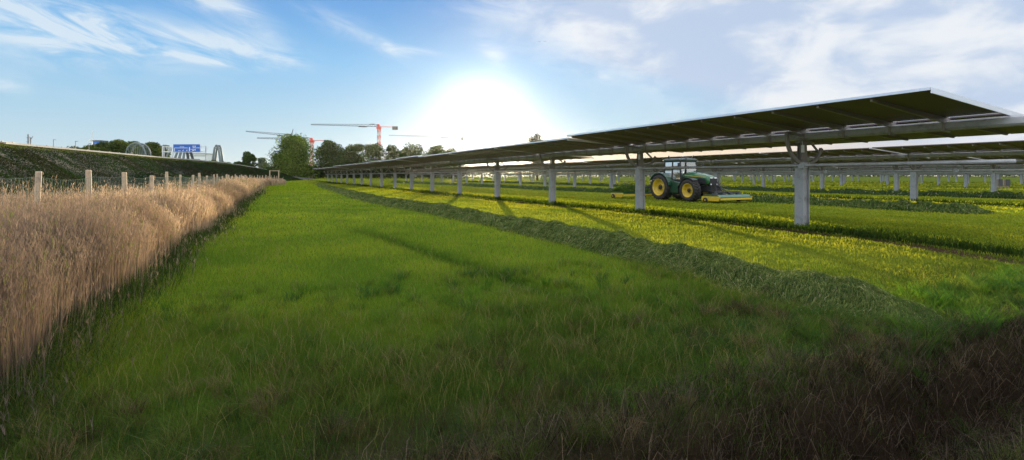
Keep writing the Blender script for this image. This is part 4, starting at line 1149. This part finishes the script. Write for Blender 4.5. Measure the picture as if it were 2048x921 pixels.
# ------------------------------------------------------------------ motorway embankment
EC = [(-34, -60, 5.2), (-31, 20, 5.3), (-28.5, 60, 5.4), (-26.5, 81, 5.5), (-19, 122, 5.5), (-8.5, 158, 5.3), (0, 185, 4.2), (10, 210, 2.0), (20, 235, .8)]
def ec(t):
    A = np.array(EC); k = np.arange(len(A)); return np.stack([np.interp(t, k, A[:, i]) for i in range(3)], -1)
def embank():
    t = np.linspace(0, len(EC) - 1, 180); c = ec(t); d = np.gradient(c[:, :2], axis=0); d /= np.linalg.norm(d, axis=1)[:, None]
    nrm = np.stack([d[:, 1], -d[:, 0]], 1)       # towards +x (the field)
    prof = [(9.5, 0), (6.0, .35), (3.0, .72), (.6, .98), (0, 1.0), (-14, 1.0), (-15, .95), (-24, 0)]
    V = []
    for i in range(len(t)):
        for a, b_ in prof:
            hgt = c[i, 2] * b_ + (vnoise(c[i, 1], a, 4, 88) - .5) * .5 * (0 < b_ < .97)
            V.append((c[i, 0] + nrm[i, 0] * a, c[i, 1] + nrm[i, 1] * a, hgt - (.12 if b_ == 0 else 0)))
    m_ = len(prof); Q = np.array([(i * m_ + j, (i + 1) * m_ + j, (i + 1) * m_ + j + 1, i * m_ + j + 1) for i in range(len(t) - 1) for j in range(m_ - 1)])
    mt = pbr('embankment_soil', (.018, .022, .010), 1, 0, .5, 1.2, .8, dirt=(.07, .05, .035), dscale=.6)
    link('embankment', np_mesh('embankment', np.array(V), quads=Q, smooth=True), mt, kind='structure', label='dark motorway embankment beyond the fence on the left')
    # bramble cover
    n = 125000; tt = rng.random(n) ** .8 * 6.6; c = ec(tt); d = ec(tt + .05)[:, :2] - ec(tt - .05)[:, :2]; d /= np.linalg.norm(d, axis=1)[:, None]
    nr = np.stack([d[:, 1], -d[:, 0]], 1); a = 10.0 * rng.random(n) - .2
    z = np.interp(a, [0, .6, 3, 6, 9.5], [1, .98, .72, .35, 0]) * c[:, 2]
    x = c[:, 0] + nr[:, 0] * a; y = c[:, 1] + nr[:, 1] * a
    bump = .1 + .65 * vnoise(x, y, 2.2, 91) * sstep(0.2, 2.5, a)
    z = z + bump * rng.random(n) ** .5
    f = vnoise(x, y, 3.5, 92)
    cc = tint(n, (.016, .044, .011), (.026, .027, .013), .1, f)
    top = a < 1.6; cc[top] = tint(top.sum(), (.05, .08, .02), (.12, .13, .04), .2)
    rr = np.hypot(x, y)
    stuff('bramble_cover', leaf_arrays(np.stack([x, y, z], 1), .07 + rr * .0014, cc), M['leaf'], 'dark scrub and brambles covering the embankment slope', 'brambles')
    # road surface
    V = []
    for i in range(len(t)):
        q = ec(t[i])
        for a in (-1.2, -13): V.append((q[0] + nrm[i, 0] * a, q[1] + nrm[i, 1] * a, q[2] + .02))
    Q = np.array([(2 * i, 2 * i + 2, 2 * i + 3, 2 * i + 1) for i in range(len(t) - 1)])
    link('motorway', np_mesh('motorway', np.array(V), quads=Q), pbr('asphalt', (.05, .05, .05), 1, spec=0), kind='structure', label='motorway on top of the embankment')
    # guard rail: raised first stretch then along the verge
    root = empty('guard_rail', tuple(ec(2.0)), label='long steel guard rail along the top of the embankment', cat='guard rail'); ro = Vector(root.location)
    mb = MB(); pts = [Vector(ec(u)) + Vector((.1, 0, .16)) - ro for u in np.linspace(.6, 5.6, 60)]
    for a_, b_ in zip(pts[:-1], pts[1:]): mb.bar(a_, b_, .08, .25)
    mb.build('rail', M['rail'], root)
    mb = MB()
    for u in np.linspace(.6, 5.6, 61):
        q = Vector(ec(u)) - ro; MB().bar(q + Vector((0, 0, -.1)), q + Vector((0, 0, .4)), .1).build('rail_post', M['steel_dark'], root)
    
    root = empty('kerb_wall', tuple(ec(4)), label='pale concrete edge beam along the descending motorway verge', cat='kerb'); ro = Vector(root.location)
    mb = MB(); pts = [Vector(ec(u)) + Vector((.55, 0, .12)) - ro for u in np.linspace(2.9, 6.2, 60)]
    for a_, b_ in zip(pts[:-1], pts[1:]): mb.bar(a_, b_, .2, .2)
    mb.build('beam', M['concrete'], root)
embank()

# parapet at the far left of the embankment (a bridge rail with struts) 
def at(x, y, z): return W(x, y, z)
ro = at(50, 292, 62)
root = empty('bridge_parapet', ro, label='dark parapet beam on short struts at the upper left, above the embankment', cat='parapet')
mb = MB(); mb.bar(at(-60, 279, 56) - ro, at(106, 296, 72) - ro, .14, .30); mb.build('beam', M['steel_dark'], root)
mb = MB()
for xx in range(-50, 106, 15):
    y = 279 + (xx + 60) * 17 / 166; zz = 56 + (xx + 60) * 16 / 166; a_ = at(xx, y, zz) - ro; mb.bar(a_, a_ - Vector((0, 0, .95)), .10)
mb.build('struts', M['steel_dark'], root)
# sports car-like dark shape at the extreme left edge is a shrub top
ptree('shrub', 0, 278, 14, 75, 'dark little bush at the extreme upper left edge of the embankment', 160, GD, GL, 900, .05, cat='bush', lobes=8)

# trees beyond the motorway, left
lt = [(165, 300, 40, 190, 'low scrubby tree on the motorway skyline, left of the blue building'), (215, 290, 42, 210, 'rounded tree right of the blue building'), (243, 285, 40, 205, 'taller rounded tree left of the large arch bridge'),
      (262, 286, 34, 225, 'rounded tree behind the large arch bridge'), (300, 289, 34, 205, 'dark tree right of the large arch bridge'), (322, 294, 28, 215, 'tree behind the left leg of the sign gantry'), (190, 296, 30, 200, 'small tree under the blue building'), (135, 302, 30, 180, 'smallest shrubby tree right of the parapet end')]
for i, (x, yt, xw, z, lb) in enumerate(lt):
    xw *= 1.55
    g = W(x, 318, z); h = W(x, yt, z).z - g.z
    make_tree('broadleaf_tree', (g.x, g.y, g.z), h, xw / 1024 * z, h * .0, 8000, .6, (.05, .075, .02), (.11, .14, .035), 170 + i, lb, 'tree', 'trees beyond the motorway', 18)
def hill():
    """low rise that carries the motorway trees and structures"""
    t = np.linspace(0, 1, 30); V = []
    for u in t:
        x = -150 + 600 * u; q = W(x, 318 + 14 * sstep(.75, 1, u), 215)
        for (dz, hz) in ((-25, 0), (0, 1), (60, 1), (120, 0)):
            g = W(x, 352, 215 + dz); V.append((g.x, g.y, -.3 + (q.z + .3) * hz * (1 - .9 * sstep(.86, 1, u))))
    Q = np.array([(i * 4 + j, (i + 1) * 4 + j, (i + 1) * 4 + j + 1, i * 4 + j + 1) for i in range(29) for j in range(3)])
    link('wooded_rise', np_mesh('wooded_rise', np.array(V), quads=Q, smooth=True), pbr('rise_soil', (.05, .06, .025), 1, 0, .4, .2), kind='structure', label='low rise beyond the motorway')
hill()

# ------------------------------------------------------------------ arch bridges
def arch_bridge(name, x0, x1, ybase, ytop, z, label, hangers=9, rad=.3, mat='grey_paint', ribs=2, gap=2.6, fan=True):
    A = W(x0, ybase, z); B = W(x1, ybase, z); top = W((x0 + x1) / 2, ytop, z).z
    root = empty(name, (A + B) / 2, -YAW, label=label, cat='bridge')
    half = (B - A).length / 2; hh = top - A.z
    for k in range(ribs):
        y = k * gap; mb = MB()
        pts = [(half * math.cos(math.pi - math.pi * i / 20), y, hh * math.sin(math.pi * i / 20) ** .9) for i in range(21)]
        mb.tube([(a, b_, max(c_, 0)) for a, b_, c_ in pts], rad, 8); mb.build('arch_rib', M[mat], root)
        mb = MB()
        for i in range(1, hangers + 1):
            x = -half + 2 * half * i / (hangers + 1); zz = hh * max(0, 1 - (x / half) ** 2) ** .45
            mb.bar((x, y, 0), (x * .85, y, zz), rad * .35)
        mb.build('hangers', M['grey_paint'], root)
    mb = MB(); mb.box((0, gap * (ribs - 1) / 2, -.4), (half * 2.4, gap * max(1, ribs - 1) + 2, .8)); mb.build('bridge_deck', M['concrete'], root)
    mb = MB()
    for i in range(5, 16, 2):
        a, c_ = half * math.cos(math.pi - math.pi * i / 20), hh * math.sin(math.pi * i / 20) ** .9
        if ribs > 1: mb.bar((a, 0, c_), (a, gap * (ribs - 1), c_), rad * .6)
    if ribs > 1: mb.build('cross_bracing', M['grey_paint'], root)
    return root
arch_bridge('arch_bridge', 251, 291, 314, 287, 180, 'large grey arch with fine hangers rising above the motorway trees', 9, .26)
# slanting panels of a second bridge below the sign
root = empty('cable_bridge', W(356, 318, 195), -YAW, label='grey leaning bridge pylons in a row beneath the blue sign', cat='bridge')
ro = W(356, 318, 195)
for i, (xb, xt, yt, mt, wpx) in enumerate([(331, 339, 303, 'grey_paint', 3), (340, 346, 303, 'white', 3), (346, 352, 303, 'grey_paint', 3.5), (353, 357, 304, 'grey_paint', 4), (360, 362, 304, 'grey_paint', 3.5), (368, 366, 305, 'dark_metal', 4), (376, 371, 304, 'dark_metal', 4)]):
    k_ = 195 / 1024
    mb = MB(); mb.bar(((xb - 356) * k_, i * .5, 0), ((xt - 356) * k_, i * .5, (319 - yt) * k_), wpx * k_, .5, up=(0, 1, 0)); mb.build('pylon', M[mt], root)
mb = MB(); mb.box((0, 2, -.4), (60 * k_, 5, .8)); mb.build('bridge_deck', M['concrete'], root)
# slim tall arch
k_ = 260 / 1024
root = empty('arch_pylon', W(433, 335, 260), -YAW, label='tall slim grey arch pylon standing beyond the bushes', cat='pylon')
mb = MB(); pts = []
for x_, z_ in ((-9, 0), (-7.6, 12), (-6, 24), (-4.6, 34), (-3.6, 40), (-2, 43.5), (0, 44), (2, 43.5), (3.6, 40), (4.6, 34), (6, 24), (7.6, 12), (9, 0)):
    pts.append((x_ * k_, 0, z_ * k_))
for yy in (0, 2.2):
    mb.tube([(x, yy, z) for x, y, z in pts], [.62 - .22 * math.sin(math.pi * i / 12) for i in range(13)], 8)
mb.build('arch_legs', M['grey_paint'], root)
mb = MB(); mb.box((0, 1.1, 38 * k_), (7 * k_, 2.6, .5)); mb.box((0, 1.1, 41.5 * k_), (5.5 * k_, 2.6, .6)); mb.build('cap_beams', M['grey_paint'], root)

# ------------------------------------------------------------------ sign gantry
zg = 150; k_ = zg / 1024
o_ = W(324, 330, zg)
root = empty('sign_gantry', o_, -YAW, label='motorway sign gantry with a large blue direction board', cat='sign gantry')
def gl(x, y): return ((x - 324) * k_, 0, (330 - y) * k_)
mb = MB(); 
for x in (325, 328): mb.bar(gl(x, 332), gl(x, 294), .16)
mb.build('leg', M['white'], root)
mb = MB(); mb.bar(gl(411.5, 332), gl(411.5, 292), .18); mb.build('leg', M['steel'], root)
mb = MB(); mb.bar(gl(324, 304), gl(412, 304.3), .16, .3); mb.bar(gl(324, 294), gl(412, 294.5), .12, .2)
for i in range(10):
    x = 325 + 9.5 * i; mb.bar(gl(x, 304), gl(x + (4.5 if i % 2 else -.5), 294.5), .08)
mb.build('truss', M['white'], root)
bd = MB(); bd.box(((375.2 - 324) * k_, -.35, (330 - 296.8) * k_), (54 * k_, .12, 15.4 * k_)); board = bd.build('sign_board', M['blue'], root, .02)
mb = MB(); cx, cz = (375.2 - 324) * k_, (330 - 296.8) * k_
for (dx, dz, w_, h_) in ((0, 7.75, 54, .5), (0, -7.75, 54, .5), (-27, 0, .5, 15.6), (27, 0, .5, 15.6)): mb.box((cx + dx * k_, -.425, cz + dz * k_), (w_ * k_, .03, h_ * k_))
mb.build('sign_border', M['white'], board)
mb = MB()   # the marks readable on the board: lane lines, upright bars, arrows and symbol blocks
def mk(x, y, w_, h_): mb.box(((x - 324) * k_, -.425, (330 - y) * k_), (w_ * k_, .03, h_ * k_))
mk(364.5, 296.5, 26, .9); mk(351, 300, 1.0, 7.5); mk(380.8, 299, 1.8, 8); mk(394, 296.4, 14, .9)
for x in (362.5, 364.6, 366.7, 369): mk(x, 294.4, 1.3, 1.2)
mk(390.3, 292.6, 6.5, .7); mk(387.6, 293.3, .9, 2.6); mk(392.6, 293.3, .9, 2.6); mk(390, 294.6, 5, .7)
mk(386, 299.2, 7, .7); mk(392.3, 300.2, .9, 3.6); mk(387, 301.2, .9, 2.2)
for x in (367, 374.5):
    a = gl(x, 302.5); b_ = gl(x + 1.8, 300.6); mb.bar((a[0], -.425, a[2]), (b_[0], -.425, b_[2]), .13, .03, up=(0, 1, 0)); mk(x + 1.6, 300.5, 1.8, .6)
mk(360.5, 302, 5, .7)
a = gl(387, 302.6); b_ = gl(391, 299.9); mb.bar((a[0], -.425, a[2]), (b_[0], -.425, b_[2]), .22, .03, up=(0, 1, 0))
mb.build('sign_markings', M['white'], board)
# small grey camera boxes on the gantry
mb = MB(); mb.box(gl(340, 299), (5 * k_, .4, 8 * k_)); mb.box(gl(334, 297.5), (3 * k_, .4, 4 * k_)); mb.build('control_box', M['steel'], root, .02)
# white long building behind
root = empty('warehouse', W(392, 320, 420), -YAW, label='long white flat roofed building behind the sign gantry', cat='building')
k_ = 420 / 1024
MB().box((0, 8, 8 * k_ / 2), (42 * k_, 14, 16 * k_)).build('wall', M['white'], root)
MB().box((0, 8, 12.2 * k_), (43 * k_, 15, .5)).build('roof', M['grey_paint'], root)
mb = MB(); mb.box((0, .9, 3.2), (38 * k_, .1, .5)); mb.build('window_band', M['grey_paint'], root)
# blue building and the wind turbine
k_ = 330 / 1024
root = empty('blue_building', W(194, 300, 330), -YAW, label='small blue clad building on the skyline beside the wind turbine', cat='building')
MB().box((0, 3, 7 * k_), (16 * k_, 6, 22 * k_)).build('wall', M['blue_wall'], root, .05)
mb = MB()
for i in range(3): mb.box((-4 * k_ + 5 * i * k_, -.04, 10 * k_), (2.2 * k_, .08, 7 * k_))
mb.build('window_band', M['white'], root)
MB().box((9.5 * k_, 3, 9 * k_), (4 * k_, 4, 12 * k_)).build('annex', M['dark_metal'], root, .05)
MB().box((0, 3, 18.2 * k_), (16.6 * k_, 6.3, .5)).build('roof', M['dark_metal'], root)
k_ = 560 / 1024
root = empty('wind_turbine', W(184, 320, 560), -YAW, label='white wind turbine left of the blue building', cat='wind turbine')
MB().tube([(0, 0, 0), (0, 0, 38 * k_)], [.9, .6], 12).build('tower', M['white'], root)
MB().box((0, .5, 38.5 * k_), (1.6, 3, 1.8)).build('nacelle', M['white'], root, .2)
for a in (78, 168, 200):
    a = R(a); L = 21 * k_ if a < 1.5 else 9 * k_
    ca, sa = math.cos(a), math.sin(a)
    rings = []
    for t, w_ in ((0, .7), (.2, 1.3), (1, .25)): rings.append([(ca * L * t - sa * w_ * sg, -1.2 + yy, 38.5 * k_ + sa * L * t + ca * w_ * sg) for sg, yy in ((-.5, -.1), (.5, -.1), (.5, .1), (-.5, .1))])
    MB().loft(rings, smooth=False).build('blade', M['white'], root)
# lattice mast and poles on the left skyline
zz = 110; k_ = zz / 1024
root = empty('signal_mast', W(57, 296, zz), -YAW, label='thin dark lattice mast with side arms on the left skyline', cat='mast')
mb = MB(); mb.bar((-.1, 0, -1), (-.1, 0, 27 * k_), .14); mb.bar((.45, 0, -1), (.45, 0, 20 * k_), .1)
for i in range(7): mb.bar((-.3, 0, (4 + 3.4 * i) * k_), (.6, 0, (5.5 + 2.4 * i) * k_), .05)
mb.build('lattice', M['steel_dark'], root)
mb = MB(); mb.bar((.3, 0, 14 * k_), (.95, 0, 23 * k_), .08); mb.bar((-.5, 0, 12 * k_), (.1, 0, 12 * k_), .08); mb.bar((-.4, 0, 20 * k_), (.3, 0, 20 * k_), .08); mb.build('side_arms', M['steel_dark'], root)
for x, yb, yt, lb in ((107, 300, 280, 'thin lamp pole at the end of the parapet'), (151, 302, 283, 'thin lamp pole between the parapet and the wind turbine'), (178, 304, 288, 'short lamp pole in front of the wind turbine')):
    a = W(x, yb, 120); h = W(x, yt, 120).z - a.z
    o = empty('lamp_pole', a, -YAW, label=lb, cat='lamp pole', group='lamp poles on the left skyline')
    MB().tube([(0, 0, -1), (0, 0, h)], [.09, .06], 8).build('pole', M['steel_dark'], o); MB().box((.25, 0, h), (.6, .18, .1)).build('lamp_head', M['steel_dark'], o)

# ------------------------------------------------------------------ cranes
def crane(loc, mast_h, jib_l, back_l, jib_ang, tilt, label, mast_w=1.6, flat=True, faint=False, head='crane_red'):
    """local +x is the jib direction"""
    c = empty('tower_crane', loc, jib_ang, label=label, cat='crane', group='tower cranes beyond the trees')
    w = mast_w
    mb = MB(); N = int(mast_h / w / 1.2)
    for sx in (-1, 1):
        for sy in (-1, 1): mb.bar((sx * w / 2, sy * w / 2, 0), (sx * w / 2, sy * w / 2, mast_h), w * .11)
    mb2 = MB()
    for i in range(N):
        z0 = mast_h * i / N; z1 = mast_h * (i + 1) / N
        tgt = mb if (i % 2) else mb2
        for sx in (-1, 1): tgt.bar((sx * w / 2, -w / 2, z0), (sx * w / 2, w / 2, z1), w * .10); 
        for sy in (-1, 1): tgt.bar((-w / 2, sy * w / 2, z1), (w / 2, sy * w / 2, z0), w * .12); tgt.bar((-w / 2, sy * w / 2, z0), (w / 2, sy * w / 2, z0), w * .12)
    mb2.bar((0, 0, 0), (0, 0, mast_h), w * .3)
    mast = mb.build('mast', M['crane_red' if not faint else 'crane_white'], c); mb2.build('mast_lattice', M['crane_white'], mast)  # faint: pale paint stands in for sun glow washing the crane out
    mb = MB(); mb.box((0, 0, mast_h + .4), (w * 1.7, w * 1.7, 1.2)); mb.box((w * .2, 0, mast_h + 1.9), (w * .9, w * .9, 2.0)); mb.build('slewing_head', M[head], c, .05)
    mb = MB(); z = mast_h + 1.3
    tp = lambda t: (1 - .65 * t)
    Nj = int(jib_l / 2.4)
    def J(t, side, top):
        x = jib_l * t; hh = 1.5 * tp(t); return Vector((x, side * .55 * tp(t) * (0 if top else 1), z + x * tilt + (hh if top else 0)))
    for sd in (-1, 1): mb.bar(J(0, sd, 0), J(1, sd, 0), .20)
    mb.bar(J(0, 0, 1), J(1, 0, 1), .20)
    for i in range(Nj):
        t0, t1 = i / Nj, (i + 1) / Nj
        for sd in (-1, 1): mb.bar(J(t0, sd, 0), J((t0 + t1) / 2, 0, 1), .09); mb.bar(J((t0 + t1) / 2, 0, 1), J(t1, sd, 0), .09)
    mb.build('jib', M['dark_metal'] if not faint else M['grey_paint'], c)
    mb = MB()
    for sd in (-.5, .5): mb.bar((0, sd, z), (-back_l, sd, z - .02 * back_l), .28)
    for i in range(5): mb.bar((-back_l * i / 5, -.5, z), (-back_l * (i + 1) / 5, .5, z), .12)
    mb.build('counter_jib', M['crane_red'] if not faint else M['grey_paint'], c)
    mb = MB(); mb.box((-back_l + 1.2, 0, z - .9), (3.4, 1.6, 2.2)); mb.build('counterweight', M['dark_metal' if not faint else 'crane_white'], c, .05)
    mb = MB(); mb.box((w * .7, -w * .8, mast_h + .9), (1.5, 1.3, 1.7)); mb.build('operator_cab', M['crane_white'], c, .08)
    mb = MB(); mb.bar((jib_l * .18, 0, z - .3 + jib_l * .18 * tilt), (jib_l * .30, 0, z - .3 + jib_l * .3 * tilt), .5, .5); mb.box((jib_l * .1, 0, z + 1.6), (3.0, .7, .5)); mb.build('trolley', M['dark_metal' if not faint else 'grey_paint'], c)
    return c
def gz(x, z): v = W(x, 352, z); return (v.x, v.y, 0)
L_ = math.pi - YAW     # jib pointing to picture left
# the tall one
z = 330; k_ = z / 1024; crane(gz(758, z), W(758, 258, z).z, 136 * k_, 36 * k_, L_, .028, 'tall red and white tower crane with its long dark jib pointing left', 1.6)
z = 340; k_ = z / 1024; crane(gz(624, z), W(624, 285, z).z, 110 * k_, 33 * k_, L_, .035, 'lower red tower crane half hidden by the biggest tree', 1.5)
z = 360; k_ = z / 1024; c3 = crane(gz(582, z), W(582, 277, z).z, 90 * k_, 12 * k_, L_, .105, 'crane showing only its raised dark jib above the biggest tree', 1.2, head='dark_metal')
MB().bar((0, 0, c3.location.z + W(582, 275, z).z), (-1.5, 0, W(582, 259, z).z), .35).build('apex_strut', M['dark_metal'], c3)
z = 420; k_ = z / 1024; crane(gz(925, z), W(925, 280, z).z, 147 * k_, 30 * k_, L_, .035, 'faint crane jib fading into the glow of the sun', 1.2, faint=True, head='grey_paint')

# a far plane of two birds
b0 = W(1086, 84, 300)
for i, dx in enumerate((-2.2, 1.2)):
    o = empty('bird', b0 + Vector((dx * CS, -dx * SN, .2 * i)), -YAW, label=['left of two tiny dark birds high above the solar row', 'right of two tiny dark birds high above the solar row'][i], cat='bird')
    rings = [[(x, -.12 * w_, z_), (x, .12 * w_, z_), (x, .10 * w_, z_ + .05), (x, -.10 * w_, z_ + .05)] for x, w_, z_ in ((-.9, .3, .05), (-.5, 1.4, .18), (-.1, 2, 0), (.1, 2, 0), (.5, 1.4, .18), (.9, .3, .05))]
    MB().loft(rings, smooth=False).build('wings', M['black'], o)
    MB().tube([(0, -.5, .02), (0, -.2, .03), (0, .25, .03), (0, .55, .02)], [.03, .11, .1, .03], 8).build('body', M['black'], o)

# ------------------------------------------------------------------ haze
HAZE = .00002
me = MB().box((0, 1200, 32), (6000, 4200, 68)).mesh('haze')
m, nt, out = new_mat('haze'); v = nt.nodes.new('ShaderNodeVolumePrincipled')
v.inputs['Color'].default_value = (.95, .95, .97, 1); v.inputs['Density'].default_value = HAZE; v.inputs['Anisotropy'].default_value = .85
nt.links.new(v.outputs[0], out.inputs['Volume'])
if HAZE: link('haze', me, m, kind='stuff', label='thin bright evening haze over the field', cat='haze')
